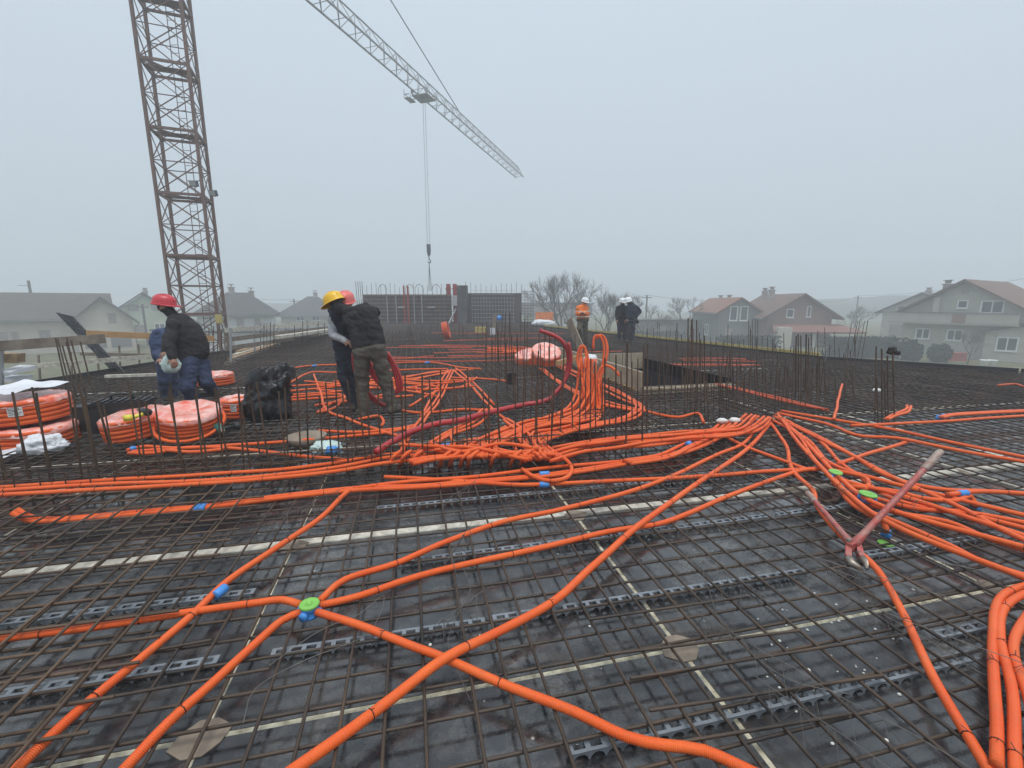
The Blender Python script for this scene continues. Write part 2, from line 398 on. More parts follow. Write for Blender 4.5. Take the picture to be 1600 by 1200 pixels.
for v in VS:      # timber filler strips and sealed joints
    for a, b in clip(UV(0, v), UX):
        wide = v in (3.0, 5.08, 9.31)
        if wide: board(deck, UV(a, v + .06, -.011), UV(b, v + .06, -.011), .09, .02, 'pale_wood', 'filler_strip')
        elif v not in (3.12, 5.20, 9.43): board(deck, UV(a, v, -.0115), UV(b, v, -.0115), .022, .02, 'seam', 'joint_strip')
for u in US:
    for a, b in clip(UV(u, 0), VX):
        b = min(b, 13.5)
        if a < b: board(deck, UV(u, a, -.0130), UV(u, b, -.0130), .022, .02, 'seam', 'joint_strip')
for u in (5.18, 6.05): board(deck, UV(u, .6, .002), UV(u, 7.5, .002), .07, .012, 'pale_wood', 'filler_strip')
oc = MB(); oc.add([(.085 * cos(a + .39) * (1.25 if abs(cos(a)) > .9 else 1), .085 * sin(a + .39), z) for z in (.004, -.02) for a in [k * pi / 4 for k in range(8)]],
                  [tuple(range(8))] + [(i, i + 8, (i + 1) % 8 + 8, (i + 1) % 8) for i in range(8)])
ocm = oc.mesh('prop_head_plate', 'wood_grey')
for u in US[4:11]:
    for v in (.26, 1.63, 3.0, 4.46):
        c = UV(u, v)
        if inside(c.x, c.y):
            o = bpy.data.objects.new('prop_head_plate', ocm); o.location = UV(u, v, .001); o.rotation_euler.z = ANG; put(o, deck)
# edge boards of the deck
for i in (0, 1, 2, 3, 4, 5, 6, 7, 8, 9):
    a = Vector((*DECK[i], 0)); b = Vector((*DECK[i + 1], 0)); d = (b - a).normalized()
    board(deck, a + d * .02 + Vector((0, 0, .02)), b - d * .02 + Vector((0, 0, .02)), .045, .36, 'dark_board', 'edge_board')

# ------------------------------------------------------------------ rebar mats
def mat_bars(parent, us, vs, z, r, rng_u, rng_v, matn, lap=6.0, limit=280, holes=True, jit=.02):
    """u-running bars at each v, v-running bars at each u; broken into stock lengths with laps"""
    segs = []
    def run(fixed, along, cross, lo, hi, zz):
        for c in fixed:
            p = cross * c
            for (a, b) in clip(Vector((p.x, p.y, 0)), along):
                a = max(a + .07, lo); b = min(b - .07, hi)
                if b - a < .3: continue
                ivs = [(a, b)]
                if holes:
                    if along is UX and BO_V0 - .06 < c < BO_V1 + .06: cut = (BO_U0 - .07, BO_U1 + .07)
                    elif along is VX and BO_U0 - .06 < c < BO_U1 + .06: cut = (BO_V0 - .07, BO_V1 + .07)
                    else: cut = None
                    if cut: ivs = [(x, y) for x, y in ((a, min(b, cut[0])), (max(a, cut[1]), b)) if y - x > .2]
                for x, y in ivs:
                    s = x
                    while s < y - .05:
                        e = min(y, s + lap + rnd(-.3, .3))
                        if y - e < 1.0: e = y
                        j1, j2 = rnd(-jit, jit), rnd(-jit, jit)
                        A = along * s + cross * (c + j1) + Vector((0, 0, zz + rnd(-.004, .004))); B = along * e + cross * (c + j2) + Vector((0, 0, zz + rnd(-.004, .004)))
                        segs.append((A, B))
                        if e >= y: break
                        s = e - .55
    run(vs, UX, VX, rng_u[0], rng_u[1], z); run(us, VX, UX, rng_v[0], rng_v[1], z + 2 * r)
    def key(s):
        A, B = s; best = 99
        for k in range(9):
            p = A.lerp(B, k / 8)
            if p.y > .6 and abs(p.x) < 1.25 * p.y + .4: best = min(best, p.length)
        return best
    segs.sort(key=key)
    for A, B in segs[:limit]: bar(parent, A, B, r, matn, 'rebar')
    if segs[limit:]:
        m = MB()
        for A, B in segs[limit:]: m.tube([A, B], r, 5, True)
        m.uv = {}; m.build('rebar_field', matn, parent, True, kind='stuff')
def frange(a, b, s, j=.0):
    out = []; x = a
    while x < b: out.append(x + rnd(-j, j)); x += s
    return out
low = empty('lower_rebar_mat', (0, 4, .05), 'lower mesh of rusty bars lying on the grey plastic spacers over black panels', 'rebar mesh')
mat_bars(low, frange(-12, 15, .156, .012), frange(.35, 37, .156, .012), .056, .0072, (-14, 16), (.2, 38), 'rebar')
lt = empty('upper_rebar_mat', tuple(UV(-4, 2.5, .13)), 'upper mesh of brown bars lying over the orange conduits beside the coil stack', 'rebar mesh')
mat_bars(lt, frange(-9.2, -1.15, .155, .015), frange(.45, 4.1, .165, .015), .128, .0074, (-9.3, -1.15), (.35, 4.15), 'rebar_rust', lap=4.0, holes=False)
lb = empty('back_rebar_mat', tuple(UV(0, 9, .13)), 'dense upper mesh of dark bars that the workers stand on', 'rebar mesh')
mat_bars(lb, frange(-12, 14, .165, .012), frange(4.75, 37, .16, .012), .122, .0066, (-14, 16), (4.7, 38), 'rebar_dark', limit=290)
# a few loose bars and lap bars on the lower mesh, foreground right
for (x0, y0, x1, y1) in ((945, 1023, 1250, 985), (985, 1060, 1420, 990), (1015, 1110, 1380, 1055), (920, 968, 1170, 932), (1060, 1160, 1330, 1115), (0, 1120, 420, 1045), (0, 1060, 330, 1000)):
    bar(low, P(x0, y0, .0815), P(x1, y1, .0815), .0068, 'rebar', 'lap_bar')

# ------------------------------------------------------------------ plastic spacer strips
def spacer(u0, u1, v, label, cells=.062):
    t = MB(); L = u1 - u0; nC = max(3, int(L / cells)); c = L / nC; wd = .050; h = .034; th = .004
    for s in (-1, 1): t.beam((0, s * (wd / 2 - .0065), h), (L, s * (wd / 2 - .0065), h), .013, th)
    for k in range(nC + 1): t.box((k * c, 0, h + .0004), (.020, wd - .001, th), None)
    for s in (-1, 1):
        y = s * wd / 2
        for k in range(nC):      # scalloped side web
            x0 = k * c; vs = [(x0, y, h), (x0 + c, y, h)]; ar = [(x0 + c * .5 + c * .45 * cos(pi * i / 6), y, .027 * sin(pi * i / 6) ) for i in range(7)]
            pts = [(x0, y, h), (x0, y, 0), (x0 + c * .05, y, 0)] + ar[::-1] + [(x0 + c * .95, y, 0), (x0 + c, y, 0), (x0 + c, y, h)]
            t.add(pts, [tuple(range(len(pts)))])
    o = t.build('plastic_spacer', 'spacer', label=label, cat='spacer', group='grey perforated spacer strips under the mesh')
    o.location = UV(u0, v, .002); o.rotation_euler.z = ANG + rnd(-.01, .01); return o
SPL = 'grey perforated plastic strip lying on black panels under the rebar mesh'
for a, b, v, l in ((.5, 2.42, 1.26, 'grey perforated spacer strip with square holes ending beside the single orange conduit'),
                   (-.66, .30, 1.98, 'short grey spacer strip crossed by conduits beside the green-lidded box'), (.36, 2.22, 1.98, 'long grey spacer strip crossing the pale joint near the octagonal plate'),
                   (2.42, 2.85, 1.40, 'short spacer strip piece beside the paired conduits at the deck corner'), (2.72, 3.9, 2.04, 'spacer strip lying beneath the red bolt cutter'),
                   (-.1, 2.55, 2.60, 'grey spacer strip crossed by both conduits rising from the green-lidded box'), (-2.6, -.9, 2.50, 'grey spacer strip beside the blue sleeve on a single conduit'), (-2.9, -.9, 1.98, 'grey spacer strip below the conduit junction under upper bars'), (-.3, 1.6, 3.40, 'grey spacer strip between the white filler strip and the curled conduit pair'), (1.7, 3.4, 3.40, 'grey spacer strip between the filler strip and the conduit fan'), (2.65, 4.4, 2.62, 'grey spacer strip passing under the bolt cutter handle'), (3.2, 4.6, 1.4, 'grey spacer strip running under the paired conduits to the deck corner')  ):
    spacer(a, b, v, l or SPL)

# ------------------------------------------------------------------ wire lattice chairs and loose tie wires
def lattice(px, py, ang, L, label):
    c = P(px, py, .066); m = MB(); d = Vector((cos(ang), sin(ang), 0)); s = Vector((-d.y, d.x, 0)); n = int(L / .11)
    top = [c + d * (.11 * k) + Vector((0, 0, .105 + rnd(-.006, .006))) for k in range(n + 1)]
    m.tube([t_ + Vector((rnd(-.008, .008), rnd(-.008, .008), 0)) for t_ in top], .0018, 4)
    for sg in (-1, 1):
        pts = []
        for k in range(n): pts += [c + d * (.11 * k) + s * sg * .055, top[k] + d * .055]
        m.tube(pts, .002, 4)
    m.uv = {}; rebase(m.build('wire_chair', 'wire', label=label, cat='wire spacer', group='bent wire chairs standing in the mesh'))
WL = 'thin bent wire chair standing up between the rebar bars'
for px, py, a, L in ((1080, 985, -.9, 1.1), (1175, 1090, -1.0, .6), (1060, 880, -1.05, .7), (1250, 890, -.7, .8), (440, 830, 1.1, .6), (700, 900, 1.35, .5), (1310, 960, -.8, 1.0), (1180, 760, -.5, 1.2), (680, 1010, .9, .35), (1040, 760, .3, .8), (870, 790, .6, .6), (1450, 900, -.6, .9), (60, 860, 1.0, .5), (700, 800, 1.1, .5), (1120, 840, -.9, .8)):
    lattice(px, py, a, L, WL)
for pts, l in (([(420, 1040), (500, 985), (560, 960), (600, 930), (575, 990), (480, 1030), (400, 1075), (380, 1130)], 'long loose pale tie wire curling below the green-lidded box'),
            ([(1060, 880), (1100, 905), (1120, 960), (1150, 1000), (1230, 1060), (1330, 1085)], 'thin loose tie wire trailing beside the octagonal plate'),
            ([(720, 880), (735, 920), (715, 960), (700, 1005), (720, 1060), (735, 1095)], 'loose tie wire hanging over the crossing of two conduits'),
            ([(1380, 960), (1450, 1000), (1530, 1050), (1590, 1070)], 'pale loose wire beside the paired conduits')):
    m = MB().tube(catmull([P(x, y, .085 + .02 * (i % 2)) for i, (x, y) in enumerate(pts)]), .0019, 4); m.uv = {}
    rebase(m.build('tie_wire', 'wire', label=l, cat='wire'))

# ------------------------------------------------------------------ conduits
CR = .0185
def wz(pts, z0):
    out = []
    for p in pts:
        if len(p) == 2: out.append(P(p[0], p[1], z0))
        elif p[2] == 'z': out.append(P(p[0], p[1], p[3]))
        else: out.append(at(p[0], p[1], p[2]))
    return out
def offset_path(path, off):
    out = []
    for i, p in enumerate(path):
        t = path[min(i + 1, len(path) - 1)] - path[max(i - 1, 0)]; s = Vector((-t.y, t.x, 0))
        s = s.normalized() if s.length > 1e-6 else Vector((1, 0, 0))
        out.append(p + s * off)
    return out
def conduit(pts, label, group=None, z=.092, off=0, r=CR, m='orange', name='corrugated_conduit', ties=True, seg=8, wob=.012, world=False):
    ctrl = [Vector(p) for p in pts] if world else wz(pts, z)
    path = catmull(ctrl, .05)
    if off: path = offset_path(path, off)
    s = rnd(0, 99)
    far_ = min(p.length for p in path)
    path = [p + Vector((noise.noise(p * 1.7 + Vector((s, 0, 0))), noise.noise(p * 1.7 + Vector((0, s, 0))), .3 * noise.noise(p * 2 + Vector((0, 0, s))))) * wob for p in path]
    c = path[0].copy(); b = MB()
    if far_ > 6 and len(path) > 40: path = path[::2] + [path[-1]]
    b.tube([p - c for p in path], r, seg if far_ < 6 else 6)
    o = b.build(name, m, smooth=True, label=label, cat='conduit' if 'conduit' in name else 'hose', group=group); o.location = c
    if ties and far_ < 5:
        t = MB(); L = rnd(.1, .5)
        for i in range(1, len(path) - 1):
            L -= (path[i] - path[i - 1]).length
            if L < 0:
                L = rnd(.35, .9); d = (path[i + 1] - path[i - 1]).normalized()
                t.tube([path[i] - d * .0018, path[i] + d * .0018], r + .0018, 8, True)
                e = path[i] + Vector((rnd(-.02, .02), rnd(-.02, .02), r + .012)); t.tube([path[i] + Vector((0, 0, r)), e], .0016, 3, False)
        if t.v: t.uv = {}; t.build('wire_tie', 'tie', o, kind='stuff')
    return path
def bundle(pts, label, group, n, pitch=.047, z=.092, jz=.0, **k):
    k.setdefault('wob', .03)
    for i in range(n):
        pj = [((p[0] + rnd(-4, 4), p[1] + rnd(-2.2, 2.2)) + tuple(p[2:])) if 0 < q_ < len(pts) - 1 and not (len(p) == 3) else p for q_, p in enumerate(pts)]
        conduit(pj, label, group if n > 1 else None, z=z + (.034 if (n > 4 and i % 3 == 1) else 0) + rnd(0, .004), off=(i - (n - 1) / 2) * pitch, **k)
c1 = conduit([(-30, 1003), (150, 980), (300, 957), (400, 942), (440, 937), (470, 945, 'z', .10)], 'orange conduit running from the green-lidded box past the blue sleeve to the deck edge')
c2 = conduit([(10, 1215), (120, 1110), (230, 1020), (300, 962), (360, 905), (430, 858), (500, 810), (535, 775), (552, 762)], 'orange conduit with one blue sleeve crossing under the upper bars', z=.098)
c3 = conduit([(180, 1215), (260, 1130), (330, 1068), (400, 1005), (440, 970), (473, 955, 'z', .10)], 'orange conduit curving from the green-lidded box down beside a pale joint')
c4 = conduit([(498, 940, 'z', .10), (540, 905), (620, 880), (700, 845), (790, 815), (880, 795), (980, 770), (1060, 740), (1120, 710), (1165, 690), (1188, 658)], 'upper of two orange conduits rising from the green-lidded box to the conduit hub')
c5 = conduit([(498, 946, 'z', .10), (560, 930), (640, 905), (740, 880), (850, 855), (950, 830), (1030, 818), (1080, 800), (1140, 775), (1200, 752), (1255, 735), (1297, 734)], 'orange conduit linking the two green-lidded boxes across the white strip')
c6 = conduit([(494, 955, 'z', .10), (560, 975), (640, 1008), (700, 1030), (800, 1072), (900, 1112), (980, 1150), (1040, 1163), (1100, 1172), (1190, 1215)], 'orange conduit leaving the green-lidded box and crossing beneath the thick conduit', z=.09)
c7 = conduit([(440, 1215), (540, 1145), (620, 1085), (700, 1025, 'z', .125), (780, 985), (870, 935), (930, 880), (1000, 820, 'z', .12), (1060, 775), (1120, 735), (1170, 700), (1203, 662)], 'thick ribbed orange conduit running from the hub over another conduit', z=.095, r=.021, seg=12)
GA = 'orange conduits running along the front of the starter bar row'
for k, off in enumerate((-.021, .021)):
    conduit([(22, 798, 'z', .16), (48, 811), (100, 812), (200, 803), (310, 793), (430, 778), (550, 765), (660, 760), (780, 750), (880, 740), (1000, 720), (1070, 705), (1110, 685), (1138, 660)],
            'one of two orange conduits with a curled end in front of the starter bars', GA, off=off)
conduit([(560, 762), (640, 752), (740, 745), (860, 730), (960, 722), (1040, 714), (1100, 696), (1150, 672)], 'orange conduit with blue sleeve running beside the curled pair towards the hub', z=.105)
conduit([(600, 745), (700, 750), (800, 757), (850, 757), (950, 752), (1080, 745), (1180, 738), (1260, 733), (1297, 730)], 'orange conduit with blue sleeve leading to the far green-lidded box')
conduit([(815, 733, 'z', .13), (835, 745), (860, 751), (885, 746), (893, 733, 'z', .12), (888, 722, 'z', .16), (878, 714, 'z', .2)], 'short curled orange conduit hooked round near the starter bars', z=.13)
for k, pts in enumerate(([(-30, 768), (150, 757), (300, 752), (420, 744), (520, 731), (600, 716), (660, 710), (720, 708), (780, 708)], [(-30, 775), (150, 765), (300, 757), (430, 747), (530, 736), (600, 724), (680, 716), (760, 714), (820, 714)],
                         [(-30, 763), (150, 752), (280, 744), (420, 735), (520, 724), (590, 712), (650, 706), (700, 702)])):
    conduit(pts, 'one of three orange conduits laid along the row of starter bars behind the coil stack', 'conduits along the back of the starter row', z=.15)
GS = 'orange conduits snaking from the upright cluster to the starter row'
bundle([(918, 560, 6.45), (914, 610, 6.35), (900, 640), (870, 653), (835, 660), (800, 670), (765, 688), (742, 700), (745, 716)], 'orange conduit in the snaking bundle fed by the upright cluster', GS, 6, z=.16)
bundle([(925, 590, 6.4), (926, 640, 6.2), (905, 660), (865, 668), (832, 674), (820, 684), (830, 700), (845, 718)], 'orange conduit in the snaking bundle fed by the upright cluster', GS, 7, z=.16)
bundle([(862, 566), (930, 598), (980, 622), (1000, 636), (985, 650), (930, 664), (880, 674), (842, 688), (850, 704), (868, 716)], 'orange conduit looping from the box-out formwork back to the starter row', 'conduits looping past the box-out formwork', 4, z=.165)
bundle([(932, 600, 6.4), (932, 645, 6.15), (900, 655), (850, 662), (800, 680), (770, 695), (765, 714)], 'orange conduit in the snaking bundle fed by the upright cluster', GS, 4, z=.21, pitch=.055)
bundle([(760, 640), (740, 660), (700, 680), (672, 698), (650, 714)], 'orange conduit slanting across under the red hose to the starter row', 'conduits slanting under the red hose', 3, z=.15, pitch=.06)
bundle([(790, 655), (812, 672), (828, 690), (850, 716)], 'short orange conduit in a diagonal pair crossing the snaking bundle', 'short diagonal conduits at the snaking bundle', 2, z=.20)
bundle([(640, 722), (680, 716), (730, 712), (790, 710), (830, 716)], 'orange conduit in the tangle lying against the starter bars', 'tangled conduits against the starter bars', 3, z=.20, pitch=.05)
for x in (612, 628, 645, 690, 706, 722, 735, 770, 800, 815):
    conduit([(x + 14, 705), (x + 6, 710), (x, 718, 'z', .17), (x - 4, 731, 'z', .02)], 'short orange conduit end dipping down between the starter bars', 'conduit ends dipping between the starter bars', z=.225, ties=False)
bundle([(640, 668), (632, 690), (628, 712)], 'orange conduit running down behind the workers to the starter row', 'conduits behind the workers', 2, z=.16)
conduit([(705, 680), (710, 700), (705, 716)], 'single short orange conduit standing off the snaking bundle', z=.17)
conduit([(690, 700), (720, 690), (770, 682), (800, 678)], 'orange conduit with blue sleeve under the red hose', z=.16)
GR = 'orange conduits running from the starter row to the conduit hub'
bundle([(850, 716), (900, 701), (950, 692), (1010, 687), (1080, 681), (1130, 676), (1165, 668), (1186, 650)], 'orange conduit in the thick bundle running to the conduit hub', GR, 7, z=.14)
bundle([(980, 722), (1040, 712), (1080, 695), (1110, 680), (1138, 658)], 'orange conduit bending up to the white blocks', 'conduits bending up to the white blocks', 3, z=.12)
conduit([(1000, 640), (1030, 648), (1060, 652), (1090, 646), (1100, 660)], 'thin orange conduit trailing from the box-out formwork', z=.16)
conduit([(1138, 685), (1170, 700), (1230, 722), (1262, 733), (1290, 733)], 'orange conduit crossing the fan towards the green lids')
# fan from the hub at the right
GF = 'orange conduits fanning out from the hub'
FL = 'orange conduit in the fan spreading from the hub past the green lids'
conduit([(1198, 652), (1225, 690), (1240, 735), (1270, 765), (1275, 788), (1300, 820), (1335, 855), (1370, 890), (1410, 960), (1450, 1040), (1490, 1110), (1550, 1215)], 'single orange conduit from the hub passing under the red bolt cutter')
conduit([(1205, 655), (1265, 690), (1300, 738), (1325, 780), (1358, 803), (1380, 815), (1384, 832, 'z', .05)], 'orange conduit ending in a blue plug beside the bolt cutter', z=.11)
conduit([(1212, 652), (1290, 690), (1350, 722), (1400, 748), (1450, 770), (1500, 792), (1560, 825), (1640, 860)], FL, GF, z=.125)
conduit([(1215, 650), (1310, 698), (1370, 735), (1420, 755), (1480, 766), (1540, 768), (1640, 775)], FL, GF, z=.12)
conduit([(1212, 648), (1270, 680), (1310, 720), (1345, 745), (1380, 772), (1440, 792), (1520, 802), (1640, 825)], FL, GF, z=.10)
conduit([(1215, 645), (1290, 662), (1340, 680), (1400, 684), (1460, 696), (1520, 708), (1640, 728)], 'orange conduit running from the hub along the pale filler strip', z=.14)
conduit([(1220, 642), (1330, 660), (1400, 672), (1480, 690), (1640, 722)], 'second orange conduit running from the hub along the pale filler strip', z=.145)
conduit([(1345, 772), (1380, 782), (1430, 795), (1500, 802), (1560, 815), (1640, 835)], 'orange conduit leaving the larger green lid towards the deck edge', z=.10)
conduit([(1340, 768), (1345, 782), (1400, 800), (1480, 815), (1540, 840), (1640, 872)], 'orange conduit looping round the larger green lid', z=.09)
conduit([(1300, 752), (1340, 790), (1400, 815), (1480, 850), (1540, 880), (1640, 912)], 'lowest orange conduit of the fan beside the bolt cutter handle', z=.095)
conduit([(1303, 735), (1350, 745), (1358, 756), (1350, 764)], 'short orange conduit joining the two neighbouring green lids', z=.12)
conduit([(1310, 725), (1360, 708), (1400, 696), (1424, 688)], 'orange conduit leading from the green lid to the filler strip', z=.11)
conduit([(1330, 760), (1400, 768), (1440, 778), (1490, 782), (1515, 775), (1524, 792, 'z', .06)], 'orange conduit ending in a blue plug beyond the bolt cutter handle', z=.12)
conduit([(1480, 773), (1540, 768), (1640, 774)], 'orange conduit with a blue sleeve beyond the bolt cutter', z=.15)
for off in (-.021, .021):
    conduit([(1471, 652), (1490, 648), (1540, 645), (1640, 640)], 'orange conduit of a pair ending in blue plugs on the dense mesh', 'pair of conduits with blue plugs', off=off, z=.16)
conduit([(1330, 665), (1400, 662), (1480, 658), (1560, 652), (1640, 648)], 'orange conduit lying alone beside the blue-plugged pair', z=.16)
bundle([(1385, 655), (1400, 648), (1415, 640), (1420, 634)], 'short orange conduit stub on the dense mesh beside dowels', 'short conduit stubs beside the dowels', 2, z=.17)
conduit([(1303, 655), (1308, 635), (1312, 615), (1316, 600)], 'thin orange conduit running away over the dense mesh between dowels', z=.16)
bundle([(1120, 600), (1180, 615), (1240, 628), (1290, 640)], 'faded orange conduit lying far back between dowels', 'faded conduits between the dowels', 2, z=.16, m='orange_old')
bundle([(1650, 915), (1600, 930), (1575, 958), (1570, 1005), (1580, 1080), (1592, 1215)], 'one of three orange conduits bending together at the deck corner', 'conduits bending together at the deck corner', 3, pitch=.045, z=.12)
# field behind the starter row
GM = 'orange conduits crossing the dense mesh round the workers'
ML = 'orange conduit lying across the dense mesh round the two hugging workers'
for pts in ([(394, 582), (450, 576), (490, 571), (560, 569), (668, 566), (720, 574), (752, 576)], [(450, 600), (485, 582), (530, 582), (620, 578), (700, 576)],
            [(445, 604), (540, 598), (620, 590), (700, 579)], [(442, 612), (540, 603), (640, 592), (705, 582)], [(440, 618), (530, 612), (600, 604), (660, 590), (705, 580)],
            [(440, 626), (530, 620), (545, 618)], [(440, 622), (520, 616), (542, 620)], [(705, 578), (685, 618), (668, 642), (650, 664), (635, 690)], [(708, 580), (690, 620), (672, 645), (655, 668)], [(700, 578), (680, 610), (658, 650)],
            [(708, 578), (735, 602), (765, 635), (790, 655)], [(712, 575), (740, 598), (772, 632)], [(490, 585), (500, 610), (510, 640), (545, 655), (600, 675), (625, 682)], [(545, 620), (520, 630), (495, 645)], [(542, 618), (525, 636), (500, 644)],
            [(498, 673), (560, 675), (620, 670), (650, 664)], [(450, 690), (520, 684), (600, 676), (640, 668)], [(620, 640), (660, 645), (720, 640), (765, 640), (830, 632)], [(640, 635), (680, 612), (720, 605), (745, 590)],
            [(650, 605), (655, 612), (680, 600), (690, 592)], [(705, 590), (760, 592), (795, 596)], [(430, 628), (390, 640), (350, 650), (330, 645)], [(560, 655), (590, 650), (600, 658), (597, 665)]):
    conduit(pts, ML, GM, z=.155)
for pts in ([(198, 704), (225, 698), (260, 700), (300, 700), (360, 696), (450, 690)], [(202, 708), (240, 708), (290, 700), (350, 700), (420, 706), (480, 714), (540, 718)], [(205, 706), (250, 703), (300, 706), (350, 702)]):
    conduit(pts, 'orange conduit with blue sleeves lying in front of the film-wrapped coils', 'conduits in front of the coils', z=.16)
for k in range(9):
    x0 = rnd(440, 560); y0 = rnd(585, 640); x1 = rnd(640, 760); y1 = rnd(572, 625)
    conduit([(x0, y0), (x0 * .7 + x1 * .3 + rnd(-12, 12), y0 * .7 + y1 * .3 + rnd(-5, 5)), (x0 * .35 + x1 * .65 + rnd(-12, 12), y0 * .35 + y1 * .65 + rnd(-5, 5)), (x1, y1)], ML, GM, z=.155 + rnd(0, .03))
for k in (1, 3, 4, 6):
    y1 = 760 + k * 22; xm = 1300 + rnd(-20, 20); ym = 712 + k * 9
    conduit([(1205 + rnd(-8, 12), 650 + rnd(-4, 4)), (1250 + rnd(-8, 8), 672 + k * 3), (xm, ym), (1400 + rnd(-15, 15), ym * .55 + y1 * .45 + rnd(-6, 6)), (1640, y1 + 25 + rnd(-8, 8))], FL, GF, z=.10 + rnd(0, .05))
for k in range(6):
    x0 = rnd(600, 700); conduit([(x0, rnd(690, 705)), (x0 + 50, rnd(694, 712)), (x0 + 110, rnd(690, 714)), (x0 + 170, rnd(700, 716))], 'orange conduit in the tangle lying against the starter bars', 'tangled conduits against the starter bars', z=.19 + rnd(0, .05))
# conduits far back
for k in range(13):
    x0 = rnd(560, 760); y0 = rnd(540, 566) if k < 10 else rnd(520, 535); L = rnd(90, 240)
    conduit([(x0, y0), (x0 + L * .5, y0 + rnd(-2, 2)), (x0 + L, y0 + rnd(-3, 2))], 'faded orange conduit lying far back on the dense mesh before the formwork walls', 'faded conduits before the formwork walls', z=.135, m='orange_old', ties=False, r=.016)
for k in range(9):
    x0 = rnd(750, 800); y0 = rnd(541, 553)
    conduit([(x0, y0), (x0 + 40, y0 + rnd(-2, 2)), (x0 + rnd(50, 75), y0 + rnd(-1, 3))], 'orange conduit in the heap beside the two pale coils', 'conduit heap beside the pale coils', z=.16 + rnd(0, .08), ties=False, r=.022)
for k in range(4):
    x0 = rnd(1010, 1120); y0 = rnd(556, 572)
    conduit([(x0, y0), (x0 + 60, y0 + rnd(-1, 2)), (x0 + rnd(90, 150), y0 + rnd(0, 4))], 'faded orange conduit on the dense mesh behind the box-out formwork', 'faded conduits behind the box-out', z=.135, m='orange_old', ties=False, r=.016)
conduit([(1560, 602), (1585, 600), (1600, 604)], 'small orange conduit end on the dense mesh near the lawn', z=.16, m='orange_old')
# diagonal run along the box-out
bundle([(845, 575), (880, 600), (920, 620), (950, 632), (1000, 642)], 'orange conduit lying along the tan board of the box-out', 'conduits along the box-out board', 3, z=.16)
# upright cluster
GU = 'upright conduits in the cluster before the box-out'
UY = 6.5
for pts in ([(922, 660, 6.2), (928, 620, 6.4), (938, 585, 6.5), (944, 550, UY), (941, 531, UY), (934, 524, UY), (928, 528, UY), (927, 545, UY)], [(926, 655, 6.2), (931, 610, 6.4), (942, 580, 6.5), (949, 550, UY), (946, 530, 6.6), (938, 523, 6.6), (932, 530, 6.6)]):
    conduit(pts, 'upright orange conduit hooked over at the top beside the box-out', 'hooked upright conduits', ties=False, wob=.004)
for pts in ([(906, 578, 6.4), (902, 562, UY), (905, 545, UY), (910, 540, UY), (915, 548, UY), (917, 590, 6.4), (914, 640, 6.2)], [(912, 575, 6.45), (907, 560, UY), (909, 545, UY), (913, 542, UY), (919, 560, UY), (920, 600, 6.4), (918, 650, 6.2)]):
    conduit(pts, 'upright orange conduit bent into a narrow loop beside the box-out', 'narrow looped upright conduits', ties=False, wob=.004)
conduit([(968, 587, 6.3), (960, 577, 6.35), (948, 571, 6.4), (938, 576, 6.4), (931, 600, 6.4), (925, 645, 6.2)], 'upright orange conduit bent over to the side with a free drooping end', ties=False, wob=.004)
conduit([(901, 590, 6.5), (908, 584, 6.5), (918, 586, 6.4), (921, 620, 6.3), (918, 655, 6.2)], 'short upright orange conduit with a stub bent aside', ties=False, wob=.004)
for dx in (-8, -4, 0, 4, 9): conduit([(918 + dx, 655, 6.25), (919 + dx, 620, 6.35), (920 + dx * .8, 575 + abs(dx), 6.4)], 'straight upright orange conduit standing in the cluster', GU, ties=False, wob=.006)
# red hoses
conduit([(588, 706), (610, 692), (640, 676), (680, 663), (720, 656), (770, 643), (820, 632), (845, 628), (866, 618, 7.3), (880, 597, 7.4), (888, 570, 7.4), (886, 545, 7.4), (872, 528, 7.4), (843, 516, 7.4)], 'thick dark red hose lying over the conduits and rising in an arc', z=.215, r=.034, m='hose', name='red_hose', ties=False, seg=10)
conduit([(860, 622, 7.2), (876, 604, 7.3), (887, 585, 7.35), (892, 560, 7.35), (888, 535, 7.35)], 'shorter dark red hose standing upright beside the arched one', r=.03, m='hose', name='red_hose', ties=False, seg=10)
for k in range(3):
    d = k * 3
    conduit([(551 + d, 552, 5.95), (553 + d, 575, 5.95), (563 + d, 603, 5.95), (582 + d, 624, 5.95), (598 + d, 634, 5.98), (606 + d * .4, 620, 6.1), (590 - d, 590, 6.15), (575 - d, 560, 6.15)], 'dark red hose loop hanging between the hugging workers', 'red hose loops by the hugging workers', r=.021, m='hose', name='red_hose', ties=False, wob=.004)
    conduit([(602 + d * .5, 550, 5.95), (614 + d, 575, 5.95), (620 + d * 1.2, 598, 5.95), (620 + d, 611, 5.95), (612 + d * .7, 617 - d, 5.95), (607 + d * .4, 605, 6.0), (604, 575, 6.05), (598, 548, 6.05)], 'dark red hose loop hanging beside the olive trousers', 'red hose loops beside the olive trousers', r=.021, m='hose', name='red_hose', ties=False, wob=.004)

# ------------------------------------------------------------------ junction boxes, sleeves, plugs
def junction_box(p, lid_r, label, tilt=0):
    e = empty('junction_box', p, label, 'junction box'); e.rotation_euler = (tilt, 0, rnd(0, 3))
    def part(mb, name, m):
        o = bpy.data.objects.new(name, mb.mesh(name, m, True)); COL.objects.link(o); o.parent = e; return o
    part(MB().lathe([(.001, 0), (.041, 0), (.043, .012), (.041, .014), (.041, .045), (.044, .047), (.044, .056), (.001, .056)], n=28), 'body', 'blue_plastic')
    lid = part(MB().lathe([(.012, .0575), (lid_r, .0575), (lid_r + .002, .063), (lid_r, .070), (lid_r - .004, .072), (.013, .072), (.012, .066), (.001, .066)], n=32), 'lid', 'green_plastic')
    for k in range(4):
        a = k * pi / 2; part(MB().tube([(.038 * cos(a), .038 * sin(a), .028), (.058 * cos(a), .058 * sin(a), .028)], .022, 12), 'spout', 'blue_plastic')
    return e
